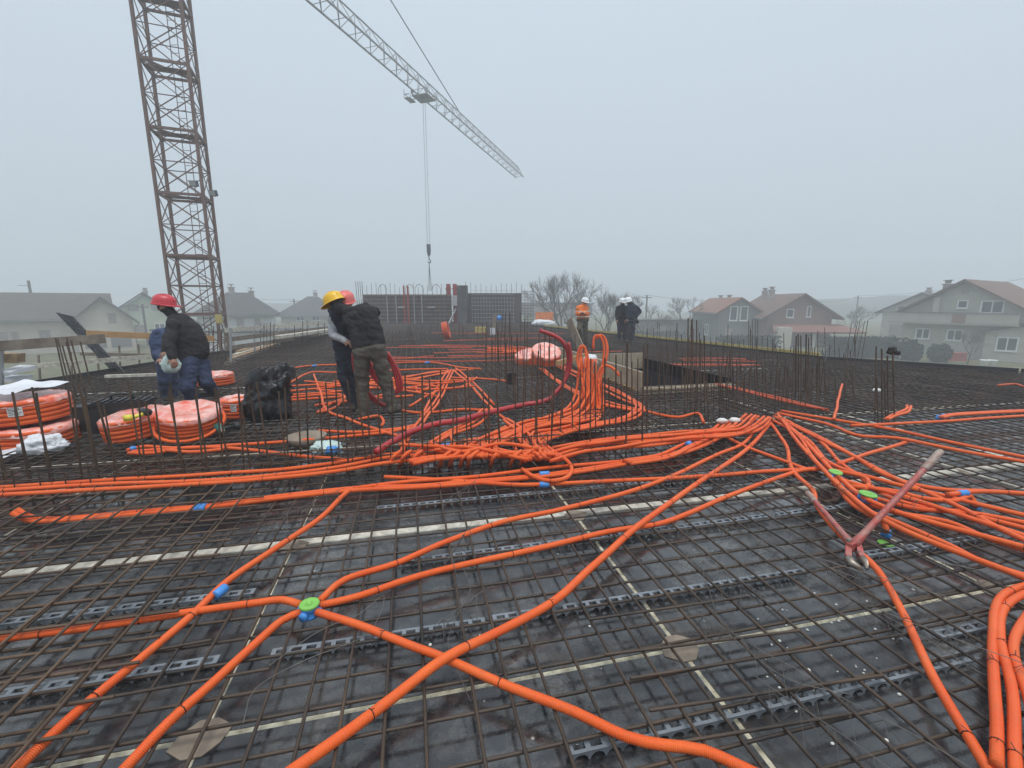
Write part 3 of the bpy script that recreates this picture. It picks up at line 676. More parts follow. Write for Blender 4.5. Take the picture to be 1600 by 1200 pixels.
junction_box(P(485, 962, .062), .046, 'round blue junction box with green lid joining five conduits')
junction_box(P(1303, 748, .10), .050, 'smaller blue junction box with green lid at the meeting of conduits from the hub', .12)
junction_box(P(1353, 784, .10), .058, 'wide green-lidded box beside the upright handle of the bolt cutter', .1)
def sleeve(path, frac, label, ln=.075, r=.0225):
    i = int(frac * (len(path) - 2)); d = (path[i + 1] - path[i]).normalized(); c = path[i]
    o = MB().tube([-d * ln / 2, -d * ln * .47, -d * .004, d * .004, d * ln * .47, d * ln / 2], [r, r + .002, r + .0015, r + .0015, r + .002, r], 12).build('pipe_sleeve', 'blue_plastic', smooth=True, label=label, cat='sleeve'); o.location = c
def sleeve_px(x0, y0, x1, y1, z, label, r=.0225):
    a, b = P(x0, y0, z), P(x1, y1, z); c = (a + b) / 2; o = MB().tube([a - c, (a - c) * .95, (b - c) * .95, b - c], [r, r + .002, r + .002, r], 12).build('pipe_sleeve', 'blue_plastic', smooth=True, label=label, cat='sleeve'); o.location = c
sleeve_px(336, 931, 352, 918, .098, 'blue sleeve joining the conduit beside the upper bars')
for d in (-.021, .021):
    a = P(305, 794, .092); b = P(322, 792, .092); dd = (b - a).normalized(); s = Vector((-dd.y, dd.x, 0)) * d; c = (a + b) / 2 + s
    o = MB().tube([(a - b) / 2, (b - a) / 2], .023, 12).build('pipe_sleeve', 'blue_plastic', smooth=True, label='blue sleeve on the curled pair of conduits before the starter bars', cat='sleeve', group='sleeves on the curled pair'); o.location = c
sleeve_px(843, 741, 858, 740, .105, 'blue sleeve on the conduit behind the short curled one'); sleeve_px(843, 757, 858, 757, .092, 'blue sleeve on the conduit under the short curled one')
sleeve_px(1498, 771, 1511, 770, .15, 'blue sleeve on a conduit beyond the bolt cutter handle')
sleeve_px(690, 697, 702, 695, .165, 'blue sleeve under the thick red hose'); sleeve_px(203, 702, 212, 700, .165, 'blue sleeve on the conduit loop before the coils')
sleeve_px(488, 572, 494, 571, .16, 'blue sleeve far back beside the black rubbish bag'); sleeve_px(664, 567, 671, 566, .16, 'small sleeve on the far conduit before the formwork wall')
sleeve_px(1073, 0 + 694, 1078, 692, .14, 'small blue sleeve below the white blocks')
def plug(x, y, z, label):
    c = P(x, y, z); o = MB().lathe([(.001, 0), (.030, 0), (.032, .01), (.032, .03), (.026, .034), (.024, .05), (.019, .055), (.001, .055)], n=18).build('end_plug', 'blue_plastic', smooth=True, label=label, cat='plug'); o.location = c
plug(1384, 838, .01, 'blue plug on a conduit end beside the bolt cutter jaws'); plug(1524, 797, .02, 'blue plug on the conduit end beyond the bolt cutter handle')
plug(1466, 655, .11, 'blue plug on the front conduit of the far pair'); plug(1474, 653, .11, 'blue plug on the rear conduit of the far pair')
for x, y, l in ((1384, 850, 'green plastic disc lying on black panel below a blue plug'), (1430, 810, 'green plastic disc under the fan of conduits')):
    c = P(x, y, .003); o = MB().lathe([(.001, 0), (.045, 0), (.047, .006), (.043, .011), (.001, .011)], n=20).build('round_disc', 'green_plastic', smooth=True, label=l, cat='disc'); o.location = c

# ------------------------------------------------------------------ bolt cutter
def bolt_cutter():
    j = P(1330, 868, .09); e = empty('bolt_cutter', j, 'red bolt cutter with worn handles standing open on the rebar mesh', 'bolt cutter')
    pv = P(1333, 852, .13)
    h1 = at(1470, 705, pv.y + .22); h2 = P(1262, 770, .17)
    def handle(end, nm):
        d = end - pv; L = d.length
        pts = [pv + d * t for t in (.0, .04, .10, .16, .5, .82, .84, .99, 1)]
        MB().tube(pts, [.026, .026, .022, .019, .018, .018, .0185, .0185, .015], 12).build('handle', 'red_paint', e, True)
        MB().tube([pv + d * .80, pv + d * .81, pv + d * .985, pv + d * 1.004], [.0195, .0215, .0215, .018], 12).build('grip', 'worn_grip', e, True)
    handle(h1, 'a'); handle(h2, 'b')
    R = Matrix.Rotation(.5, 3, 'Z')
    h = MB(); h.box(pv, (.10, .035, .05), R); h.build('hinge_block', 'red_paint', e)
    for s in (-1, 1):
        m = MB(); a = pv + Vector((s * .03, 0, -.01)); b = j + Vector((s * .04, -.03, 0)); c = j + Vector((s * .012, -.11, -.02))
        m.beam(a, b, .03, .045); m.build('cheek_plate', 'red_paint', e)
        m = MB(); m.tube([b, b.lerp(c, .5) + Vector((s * .02, 0, 0)), c], [.026, .024, .008], 8); m.build('jaw', 'steel', e, True)
    for d in ((-.03, 0, .03), (.03, 0, .03), (0, -.05, -.02)): MB().lathe([(.001, .012), (.012, .012), (.014, .004), (.014, -.004), (.001, -.01)], pv + Vector(d), 10).build('bolt', 'steel', e)
bolt_cutter()

# ------------------------------------------------------------------ starter bars
def cage(name, label, bars, m='rebar_rust', group=None, ties=(), r=.0075):
    """bars: list of (base, top)"""
    c = sum((b for b, t in bars), Vector()) / len(bars); c.z = 0
    e = empty(name, c, label, 'starter bars', group)
    for b, t in bars: bar(e, b, t, r * rnd(.9, 1.1), m, 'starter_bar', 6)
    for p, q in ties: bar(e, p, q, .006, m, 'tie_bar', 6)
    return e
def px_bars(lst, jl=.02, z0=.0):
    out = []
    for x, yb, yt in lst:
        b = P(x, yb, z0); t = at(x, yt, b.y); out.append((b, t + Vector((rnd(-jl, jl), rnd(-jl, jl), 0))))
    return out
def row(a, b, n, h, jl=.05, hj=.06, jp=.03):
    a = Vector(a); b = Vector(b); out = []
    for k in range(n):
        p = a.lerp(b, k / max(1, n - 1)) + Vector((rnd(-jp, jp), rnd(-jp, jp), 0)); out.append((p, p + Vector((rnd(-jl, jl), rnd(-jl, jl), h + rnd(-hj, hj)))))
    return out
r1 = row(UV(-6.0, 4.22), UV(1.35, 4.18), 46, .86, hj=.10); r2 = row(UV(-6.0, 4.45), UV(1.4, 4.42), 46, .84, hj=.12)
tb = [(UV(-6.1, 4.20, z), UV(1.5, 4.16, z)) for z in (.09, .2)] + [(UV(-6.1, 4.47, z), UV(1.5, 4.44, z)) for z in (.09, .2, )] + [(UV(-6.1, 4.33, .24), UV(1.5, 4.30, .24))]
sw = cage('wall_starter_bars', 'long double row of upright rusty bars between the front conduits and coils', r1 + r2, ties=tb)
for k in range(44):
    u = -6 + .17 * k; bar(sw, UV(u, 4.16, .215), UV(u + .01, 4.5, .215), .005, 'rebar_dark', 'stirrup', 5)
    bar(sw, UV(u, 4.15, .02), UV(u, 4.15, .30), .005, 'rebar_dark', 'stirrup', 5)
cage('wall_starter_bars', 'double row of upright bars running back from the snaking conduits past the box-out', row(UV(1.6, 4.6), UV(1.55, 9.5), 16, 1.0, hj=.15) + row(UV(1.78, 4.7), UV(1.75, 9.4), 14, .95, hj=.15),
     ties=[(UV(1.6, 4.5, .2), UV(1.6, 9.6, .2)), (UV(1.78, 4.5, .22), UV(1.78, 9.6, .22))])
cage('column_starter_bars', 'tall upright bars beside the red hose arc', px_bars([(813, 575, 488), (820, 600, 497), (823, 560, 493), (842, 620, 520), (850, 615, 512), (858, 622, 523), (866, 600, 520), (789, 600, 492), (796, 592, 489)]))
cage('column_starter_bars', 'cluster of upright bars in front of the tan box-out board', px_bars([(905, 700, 585), (922, 712, 560), (931, 690, 565), (945, 706, 560), (953, 700, 590), (962, 712, 555), (972, 695, 580), (978, 716, 537), (988, 700, 565), (1003, 716, 540), (1010, 690, 538), (995, 680, 560), (915, 680, 575), (940, 680, 590)]), r=.008)
cage('column_starter_bars', 'upright bars with the pale streaked one beside the low ledge of the box-out', px_bars([(1074, 640, 497), (1079, 655, 499), (1083, 630, 497), (1087, 648, 500), (1095, 640, 530), (1101, 660, 525), (1092, 610, 520)]), r=.008)
cage('column_starter_bars', 'bunch of four upright bars before the rust-roofed houses', px_bars([(1170, 562, 500), (1175, 564, 499), (1179, 561, 498), (1184, 563, 500), (1173, 566, 515)]))
cage('column_starter_bars', 'bunch of splayed upright bars at the end of the yellow board', [(b, t + Vector((.22, 0, 0))) for b, t in px_bars([(1319, 566, 502), (1326, 567, 501), (1331, 566, 500), (1338, 568, 502), (1345, 567, 501)])])
cage('column_starter_bars', 'tall bunch of rusty bars among the dowels behind the hub', px_bars([(1243, 632, 525), (1248, 640, 522), (1252, 628, 524), (1258, 636, 522), (1262, 630, 528), (1238, 625, 545)]), r=.009)
kc = cage('column_starter_bars', 'upright bars topped by a dark cap on the dense mesh before the lawn', px_bars([(1367, 655, 541), (1378, 662, 545), (1388, 665, 556), (1398, 670, 552), (1372, 668, 590), (1384, 660, 580)]), r=.010)
tcap = at(1397, 549, P(1398, 668).y); cm = MB()
for k in range(14): cm.sphere(tcap + Vector((rnd(-.04, .04), rnd(-.03, .03), rnd(-.02, .035))), rnd(.026, .040), nu=7, nv=5)
cm.build('cap', 'tie', kc, True)
dw = []
for k in range(120):
    x = rnd(1030, 1340); yb = rnd(585, 655); dw.append((x, yb, yb - rnd(45, 80)))
cage('wall_starter_bars', 'row of thin upright bars running from the box-out ledge to the hub', px_bars([(1010 + 9.5 * k + rnd(-3, 3), 668 - k * .6 + rnd(-4, 4), 590 - k * .5 + rnd(-14, 14)) for k in range(26)], .03), 'rebar_rust', r=.0065)
cage('dowel_bars', 'scattered field of thin upright dowels on the dense mesh behind the hub', px_bars(dw, .05), 'rebar_rust', r=.0062)
dw = [(x + rnd(-4, 4), 533 + (x - 1000) * .125 + rnd(0, 8), 533 + (x - 1000) * .125 - rnd(18, 34)) for x in range(1000, 1320, 11)]
cage('dowel_bars', 'row of short dowels along the yellow edge board', px_bars(dw, .08), 'rebar_dark', r=.009)
cage('column_starter_bars', 'leaning bunch of bars propping the grey board rail beside the spacer bundle', [(b, t + Vector((-.25, .0, 0))) for b, t in px_bars([(107, 622, 528), (114, 625, 530), (126, 620, 528), (131, 628, 534), (136, 625, 532), (147, 620, 534), (122, 628, 540)], z0=.02)], 'rebar_rust', r=.011)
cage('column_starter_bars', 'upright bars standing below the crane mast at the deck edge', px_bars([(327, 572, 512), (333, 575, 510), (340, 572, 512), (346, 576, 515), (352, 570, 518)]), r=.012)
cage('column_starter_bars', 'bunch of upright bars at the far guard rail behind the rubbish bag', px_bars([(407, 556, 506), (412, 558, 505), (417, 554, 505), (422, 558, 504), (428, 556, 506)]), r=.012)
cage('column_starter_bars', 'upright bars standing far back between the crane and the hugging workers', px_bars([(473, 545, 502), (480, 548, 501), (497, 540, 503), (508, 548, 505), (460, 550, 508)]), r=.012)
cage('column_starter_bars', 'far bars standing before the plain dark formwork wall', px_bars([(754, 548, 505), (761, 545, 503), (768, 548, 505), (775, 542, 502), (784, 546, 488), (789, 548, 489), (797, 546, 488), (746, 550, 508)]), r=.013)
dw = []
for k in range(110):
    x = rnd(430, 840); yb = rnd(520, 545); dw.append((x, yb, yb - rnd(8, 24)))
cage('dowel_bars', 'scattered far field of short dowels before the formwork walls', px_bars(dw, .05), 'rebar_rust', r=.012)
dw = []
for k in range(60):
    x = rnd(850, 1080); yb = rnd(548, 590); dw.append((x, yb, yb - rnd(25, 55)))
cage('dowel_bars', 'thin dowels standing in the mesh between the box-out and the white-helmeted workers', px_bars(dw, .05), 'rebar_rust', r=.007)
dw = [(x + rnd(-4, 4), 640 - (x - 200) * .02 + rnd(-6, 10), 610 - (x - 200) * .02 + rnd(-4, 4)) for x in range(190, 270, 9)]
cage('dowel_bars', 'low row of stub bars behind the black tool case', px_bars(dw, .03), 'rebar_rust', r=.007)

def lump(c, rx, ry, rz, m, name, label, cat, amp=.35, f=5, seed=0, nu=48, nv=30, flat=True, top=None):
    mb = MB().sphere((0, 0, 0), (1, 1, 1), nu=nu, nv=nv); vs = []
    for v in mb.v:
        d = Vector(v); a = 1 + amp * (noise.noise(d * 1.6 + Vector((seed, 0, 0)))) + .22 * abs(noise.noise(d * f + Vector((0, seed, 0)))) - .16 * abs(noise.noise(d * f * 2.1 + Vector((0, 0, seed)))) + .06 * abs(noise.noise(d * f * 5))
        p = Vector((d.x * rx * a, d.y * ry * a, d.z * rz * a))
        if top: p.x += top * max(0, d.z) ** 2; 
        if flat: p.z = max(p.z, -rz * .75)
        vs.append(tuple(p + Vector((0, 0, rz * .75))))
    mb.v = vs; o = mb.build(name, m, smooth=True, label=label, cat=cat); o.location = c; return o
# ------------------------------------------------------------------ coils of conduit
def coil(p, R0, h, label, group=None, film=True, tilt=(0, 0), sticker=None, col='orange', flap=False):
    e = empty('conduit_coil', p, label, 'conduit coil', group); e.rotation_euler = (tilt[0], tilt[1], 0)
    def part(mb, name, m, sm=True, par=None):
        o = bpy.data.objects.new(name, mb.mesh(name, m, sm)); COL.objects.link(o); o.parent = par or e; return o
    n = max(3, int(h / .041)); s = h / n; m = MB()
    for k in range(n):
        for q in range(4):
            rr = R0 - q * .042
            if 0 < k < n - 1 and 0 < q < 3: continue
            m.tube([(rr * (1 + .012 * sin(3 * a + k)) * cos(a), rr * (1 + .012 * cos(2 * a + k * 2)) * sin(a), s * (k + .5)) for a in [2 * pi * i / 36 for i in range(37)]], s * .53, 7, False)
    part(m, 'turn', col)
    if film:
        f = MB(); prof = [(.001, h - .02), (R0 * .3, h - .012), (R0 * .55, h + .004), (R0 * .8, h + .016), (R0 - .01, h + .012), (R0 + .022, h - .012), (R0 + .024, h - .05)]
        f.lathe(prof, n=40)
        f.v = [(x * (1 + .03 * noise.noise(Vector((x * 9, y * 9, z * 9)))), y * (1 + .03 * noise.noise(Vector((x * 9, y * 9, 5)))), z + .018 * noise.noise(Vector((x * 12, y * 12, 2)))) for x, y, z in f.v]
        part(f, 'film_wrap', 'film')
    if sticker is not None:
        a = sticker; mm = MB(); rr = R0 + .024; pts = []
        for i in range(6):
            an = a + (i - 2.5) * .06
            for z in (h * .42, h * .82): pts.append((rr * cos(an), rr * sin(an), z))
        mm.add(pts, [(2 * i, 2 * i + 2, 2 * i + 3, 2 * i + 1) for i in range(5)]); st = part(mm, 'paper_label', 'sticker')
        for zz, w0, w1 in ((.76, -.13, .1), (.70, -.13, .12), (.64, -.13, .02), (.57, -.13, -.04), (.57, .0, .13), (.50, -.13, .09)):
            b = MB(); q = []
            for i in range(4):
                an = a + w0 + (w1 - w0) * i / 3
                for dz in (0, .022): q.append(((rr + .0015) * cos(an), (rr + .0015) * sin(an), h * (zz + dz)))
            b.add(q, [(2 * i, 2 * i + 2, 2 * i + 3, 2 * i + 1) for i in range(3)]); part(b, 'print_line', 'ink', False, st)
    return e
c0 = P(40, 700, .06)
coil(c0 + Vector((0, .1, .03)), .36, .22, 'lower film-wrapped orange coil of the stack by the guard rail', tilt=(.03, .05))
coil(c0 + Vector((-.06, .14, .29)), .35, .24, 'upper film-wrapped orange coil under a white paper sheet', sticker=-.95, tilt=(.02, -.03))
def sheet(corners, z, name, m, label, cat, n=10, amp=.03, th=.004):
    a, b, c, d = [Vector(p) for p in corners]; mb = MB()
    for s in (0, 1):
        for j in range(n + 1):
            for i in range(n + 1):
                p = a.lerp(b, i / n).lerp(d.lerp(c, i / n), j / n); mb.v.append(tuple(p + Vector((0, 0, amp * noise.noise(p * 4) - s * th))))
    N = (n + 1) ** 2
    for j in range(n):
        for i in range(n):
            q = j * (n + 1) + i; mb.f.append((q, q + 1, q + n + 2, q + n + 1)); mb.f.append((q + N, q + n + 1 + N, q + n + 2 + N, q + 1 + N)); mb.m += [0, 0]
    return rebase(mb.build(name, m, smooth=True, label=label, cat=cat))
zt = .06 + .57
cc = c0 + Vector((-.06, .14, 0))
sheet([cc + Vector((-.36, -.22, zt)), cc + Vector((.24, -.30, zt - .01)), cc + Vector((.30, .22, zt + .04)), cc + Vector((-.3, .3, zt + .03))], zt, 'paper_sheet', 'white_sheet', 'creased white paper sheet on top of the coil stack', 'paper sheet', amp=.05)
sheet([c0 + Vector((-.6, -.42, .0)), c0 + Vector((.16, -.40, .02)), c0 + Vector((.42, -.12, .17)), c0 + Vector((-.5, -.28, .20))], 0, 'plastic_sheet', 'white_sheet', 'crumpled white plastic sheet tucked under the coil stack', 'plastic sheet', amp=.07)
lump(P(70, 706, .10), .20, .14, .10, 'white_sheet', 'plastic_sheet', 'bunched white plastic wrapping against the foot of the coil stack', 'plastic sheet', .3, 4, 12)
coil(P(205, 682, .14) + Vector((0, .12, 0)), .29, .24, 'film-wrapped orange coil with a heat gun lying on top', tilt=(.10, -.10))
coil(P(288, 676, .14) + Vector((0, .12, .0)), .30, .25, 'orange coil with one loose turn slipping off beside the green drill', tilt=(.16, .10))
lc = P(288, 672, .2) + Vector((0, .1, 0))
conduit([lc + Vector((.34 * cos(a), .33 * sin(a), .06 + .12 * sin(a) - .05 * cos(a))) for a in [2 * pi * i / 16 for i in range(17)]], 'loose orange conduit turn lying round the slipping coil', ties=False, world=True, r=.02)
coil(P(368, 652, .14) + Vector((0, .1, 0)), .20, .24, 'small orange coil with white label half hidden by the black rubbish bag', sticker=-1.3)
coil(P(337, 600, .14), .28, .20, 'orange coil with yellow tag behind the stooping red-helmeted worker')
coil(P(828, 566, .14) , .33, .24, 'lower pale coil leaning beside the red hose arc', tilt=(.25, -.15)); coil(P(852, 560, .36), .31, .22, 'upper pale coil tilted on top beside the red hose arc', tilt=(.5, .1))
rl = P(697, 530, .1); e = coil(rl + Vector((-.1, 0, .34)), .34, .22, 'large upright orange coil standing before the formwork gap', film=False, tilt=(0, 1.35), col='orange_old')
# heat gun on the coil
def tool(p, label, m1, m2, rz, s=1.0, name='heat_gun'):
    e = empty(name, p, label, 'power tool'); e.rotation_euler = (0, 0, rz); e.scale = (s, s, s)
    def part(mb, nm, m): o = bpy.data.objects.new(nm, mb.mesh(nm, m, True)); COL.objects.link(o); o.parent = e
    part(MB().tube([(-.11, 0, .05), (-.09, 0, .05), (.03, 0, .05), (.06, 0, .05)], [.02, .036, .034, .026], 12), 'motor_body', m1)
    part(MB().tube([(.06, 0, .05), (.10, 0, .05), (.13, 0, .05)], [.024, .018, .016], 10), 'nozzle', 'steel')
    part(MB().tube([(-.05, 0, .04), (-.06, .06, .03), (-.075, .13, .025)], [.02, .018, .02], 10), 'grip', m2)
    part(MB().box((-.08, .155, .03), (.07, .06, .05)), 'battery', m2)
tool(P(215, 655, .40) + Vector((-.02, .12, 0)), 'black power tool with yellow battery lying on the film-wrapped coil', 'case_black', 'yellow_plastic', 2.6, 1.1)
tool(P(345, 678, .14), 'green cordless drill standing on the mesh beside the loose coil turn', 'teal_tool', 'case_black', -.8, 1.25, 'cordless_drill')

# ------------------------------------------------------------------ rubbish bag, tool case, litter
lump(P(404, 660, .13) + Vector((0, .25, 0)), .29, .26, .37, 'bag_black', 'rubbish_bag', 'crumpled black plastic rubbish bag standing on the mesh', 'rubbish bag', .45, 3.6, 3.1, top=.16, nu=80, nv=50)
def tool_case():
    p = P(180, 676, .13) + Vector((0, .16, 0)); e = empty('tool_case', p, 'black plastic tool case with ribbed lid beside the film-wrapped coils', 'tool case'); R = Matrix.Rotation(.35, 3, 'Z')
    def b(c, s, nm, m='case_black'): MB().box(p + R @ Vector(c), s, R).build(nm, m, e)
    b((0, 0, .15), (.55, .26, .30), 'case_body'); b((0, 0, .325), (.565, .275, .045), 'lid')
    for k in range(-3, 4): b((k * .075, -.002, .355), (.03, .25, .018), 'rib')
    for s in (-1, 1): b((s * .16, -.142, .27), (.06, .018, .07), 'latch')
    MB().tube(catmull([p + R @ Vector(q) for q in ((-.1, 0, .36), (-.1, 0, .41), (0, 0, .425), (.1, 0, .41), (.1, 0, .36))]), .014, 8).build('handle', 'case_black', e, True)
    b((-.36, .05, .17), (.18, .26, .28), 'side_pouch')
tool_case()
lump(P(505, 710, .14) + Vector((0, .08, 0)), .15, .11, .06, 'bag_tint', 'plastic_bag', 'pale crumpled plastic bag of fittings beside the brown bowl', 'plastic bag', .3, 5, 8)
MB().lathe([(.001, 0), (.13, 0), (.2, .10), (.19, .10), (.12, .012), (.001, .012)], n=24).build('bowl', 'wood_grey', smooth=True, label='brown dusty shallow bowl lying on the mesh beside the pale bag', cat='bowl').location = P(480, 695, .14)
lump(P(520, 708, .16), .07, .05, .04, 'blue_plastic', 'glove', 'bright blue rag beside the pale bag of fittings', 'rag', .3, 5, 2)
for x, y, l in ((455, 590, 'small dark concrete block on the mesh beyond the rubbish bag'), (799, 600, 'black spacer block standing on the mesh beside the far starter bars')):
    o = MB().box((0, 0, .1), (.16, .12, .2)).box((0, 0, .21), (.13, .09, .02)).build('spacer_block', 'case_black', label=l, cat='block'); o.location = P(x, y, .13); o.rotation_euler.z = ANG
for x, y, l in ((1128, 661, 'white block lying behind the bent conduit bundle'), (1148, 660, 'smaller white block beside the conduit hub'), (1370, 612, 'white scrap lying on the dense mesh among bars')):
    lump(P(x, y, .14), .07, .045, .035, 'sticker', 'foam_block', l, 'foam block', .2, 4, x, 16, 10)

cb = MB()
for k in range(70):
    x, y = (rnd(1180, 1420), rnd(930, 1090)) if k < 48 else (rnd(300, 1500), rnd(830, 1180)); p = P(x, y, .004); q = rnd(.003, .009); cb.sphere(p, (q, q * rnd(.6, 1.2), q * .6), nu=6, nv=4)
cb.build('foam_crumbs', 'sticker', kind='stuff')
# ------------------------------------------------------------------ box-out formwork and planks
e = empty('box_out_formwork', UV((BO_U0 + BO_U1) / 2, (BO_V0 + BO_V1) / 2), 'timber box-out with a tall tan board and black inner faces framing a slab opening', 'formwork box')
u0, u1, v0, v1 = BO_U0, BO_U1, BO_V0, BO_V1
board(e, UV(u0, v0 + .02, .22), UV(u0, v1 + 2.2, .22), .04, .42, 'ply_tan', 'side_board'); board(e, UV(u0 + .024, v0 + .05, .2), UV(u0 + .024, v1 - .05, .2), .006, .36, 'black_ply_and_hole_dark', 'inner_sheet')
board(e, UV(u0 - .02, v0, .09), UV(u1 + .04, v0, .09), .04, .17, 'wood_grey', 'front_board'); board(e, UV(u0 - .02, v0 - .05, .11), UV(u1 + .04, v0 - .05, .11), .055, .10, 'ply_tan', 'ledge')
board(e, UV(u1, v0 + .025, .13), UV(u1, v1, .13), .04, .25, 'black_ply_and_hole_dark', 'side_board'); board(e, UV(u0 + .03, v1, .2), UV(u1 - .03, v1, .2), .04, .38, 'ply_tan', 'back_board')
board(e, UV(u0 - .05, v0 + .1, .07), UV(u0 - .05, v1, .07), .045, .08, 'wood_orange', 'batten')
board(e, UV((u0 + u1) / 2, v0 + .03, .006), UV((u0 + u1) / 2, v1 - .03, .006), u1 - u0 - .06, .008, 'black_ply_and_hole_dark', 'hole_dark_sheet')  # added black sheet over the uncut deck, painting the dark of the hole
yp = 12.0
pl = MB().beam(P(914, 560, .15), at(889, 500, P(914, 560, .15).y + .6), .04, .26).build('leaning_plank', 'wood_grey', label='broad grey plank leaning upright beside the man in the orange jacket', cat='plank'); rebase(pl)
bd = P(925, 570, .2); lump(P(922, 572, .3), .16, .12, .14, 'white_sheet', 'cloth_bundle', 'pale striped cloth bundle beside the upright conduits', 'cloth', .2, 4, 6, 20, 12)
bd = MB().beam(P(870, 568, .45), P(915, 555, .45), .05, .10).build('batten', 'wood_orange', label='short orange-brown batten across the box-out behind the upright conduits', cat='batten'); rebase(bd)

# ------------------------------------------------------------------ people
class Fig:
    def __init__(s): s.parts = []      # (kind, p, q, r1, r2, region)
    def cap(s, p, q, r1, r2, reg): s.parts.append((Vector(p), Vector(q), r1, r2, reg)); return s
    def sdf(s, x):
        best = 1e9; br = None
        for p, q, r1, r2, reg in s.parts:
            d = q - p; L = d.length_squared; t = 0 if L < 1e-9 else max(0, min(1, (x - p).dot(d) / L)); v = (x - (p + d * t)).length - (r1 + (r2 - r1) * t)
            if v < best: best = v; br = reg
        return br
    def mesh(s):
        m = MB()
        for p, q, r1, r2, reg in s.parts:
            d = q - p; L = d.length
            if L < 1e-4: m.sphere(p, r1); continue
            d.normalize(); pts = []; rs = []
            for k in range(5): a = pi / 2 * (1 - k / 4); pts.append(p - d * r1 * sin(a)); rs.append(max(1e-3, r1 * cos(a)))
            for k in range(5): a = pi / 2 * k / 4; pts.append(q + d * r2 * sin(a)); rs.append(max(1e-3, r2 * cos(a)))
            m.tube(pts, rs, 14)
        m.uv = {}; return m
def person(label, fig, regs, base, helmet, vox=.011, fold=.015):
    tmp = bpy.data.objects.new('tmp', fig.mesh().mesh('tmp', 'skin')); COL.objects.link(tmp)
    r = tmp.modifiers.new('r', 'REMESH'); r.mode = 'VOXEL'; r.voxel_size = vox
    s = tmp.modifiers.new('s', 'SMOOTH'); s.factor = .5; s.iterations = 5
    dg = bpy.context.evaluated_depsgraph_get(); me = bpy.data.meshes.new_from_object(tmp.evaluated_get(dg)); bpy.data.objects.remove(tmp)
    me.name = 'person'; names = list(regs); me.materials.clear()
    for nme in names: me.materials.append(M[regs[nme]])
    me.polygons.foreach_set('use_smooth', [True] * len(me.polygons))
    vreg = [fig.sdf(v.co) for v in me.vertices]
    me.polygons.foreach_set('material_index', [names.index(vreg[p.vertices[0]]) for p in me.polygons])
    nr = [v.normal.copy() for v in me.vertices]
    for v, g_, nn_ in zip(me.vertices, vreg, nr):
        if g_ not in ('skin', 'glove'):
            c = v.co; k = noise.noise(Vector((c.x * 6 + c.z * 4, c.y * 7, c.z * 13))) + .6 * noise.noise(Vector((c.x * 17, c.y * 17, c.z * 26 + c.x * 10)))
            v.co = c + nn_ * fold * (k + .2)
    me.transform(Matrix.Translation(-Vector(base)))
    o = bpy.data.objects.new('person', me); o.location = base; COL.objects.link(o); tag(o, label, 'person')
    c, fwd, up, hm = helmet; fwd = Vector(fwd).normalized(); up = Vector(up); up = (up - fwd * up.dot(fwd)).normalized(); sd = up.cross(fwd)
    R = Matrix((sd, fwd, up)).transposed(); c = Vector(c)
    h = MB(); prof = [(1.06, -.10), (1.03, .0), (1.0, .25), (.93, .55), (.76, .8), (.5, .95), (.2, 1.0), (.001, 1.01)]; n = 28
    for (rr, zz) in prof:
        for k in range(n): a = 2 * pi * k / n; h.v.append(tuple(c + R @ Vector((.118 * rr * cos(a), .142 * rr * sin(a), .118 * zz))))
    for i in range(len(prof) - 1):
        for k in range(n): h.f.append((i * n + k, i * n + (k + 1) % n, (i + 1) * n + (k + 1) % n, (i + 1) * n + k)); h.m.append(0)
    ho = h.build('helmet', hm, o, True)
    b = MB(); ring = []
    for k in range(n):
        a = 2 * pi * k / n; ext_ = .012 + .055 * max(0, sin(a)) ** 2; b.v.append(tuple(c + R @ Vector((.122 * cos(a), .147 * sin(a), -.008)))); b.v.append(tuple(c + R @ Vector(((.122 + ext_) * cos(a), (.147 + ext_) * sin(a), -.020)))); b.v.append(tuple(c + R @ Vector(((.120 + ext_) * cos(a), (.145 + ext_) * sin(a), -.027))))
        k2 = (k + 1) % n; b.f += [(3 * k, 3 * k + 1, 3 * k2 + 1, 3 * k2), (3 * k + 1, 3 * k + 2, 3 * k2 + 2, 3 * k2 + 1), (3 * k + 2, 3 * k, 3 * k2, 3 * k2 + 2)]; b.m += [0, 0, 0]
    b.build('brim', hm, ho, True)
    rg = MB()
    for x in (-.03, 0, .03): rg.tube([c + R @ Vector((x, .142 * 1.01 * cos(a), .122 * sin(a))) for a in [.35 + .24 * i for i in range(11)]], .007, 6)
    rg.uv = {}; rg.build('ridge', hm, ho, True)
    return o
def torso(f, lv, reg):
    for i, (a, b, ra, rb) in enumerate(lv):
        f.cap(a, b, ra, rb, reg)
        if i:
            a0, b0, r0, r1 = lv[i - 1]; f.cap(a0, a, r0, ra, reg); f.cap(b0, b, r1, rb, reg); f.cap((a0 + b0) / 2, (a + b) / 2, (r0 + r1) / 2, (ra + rb) / 2, reg)
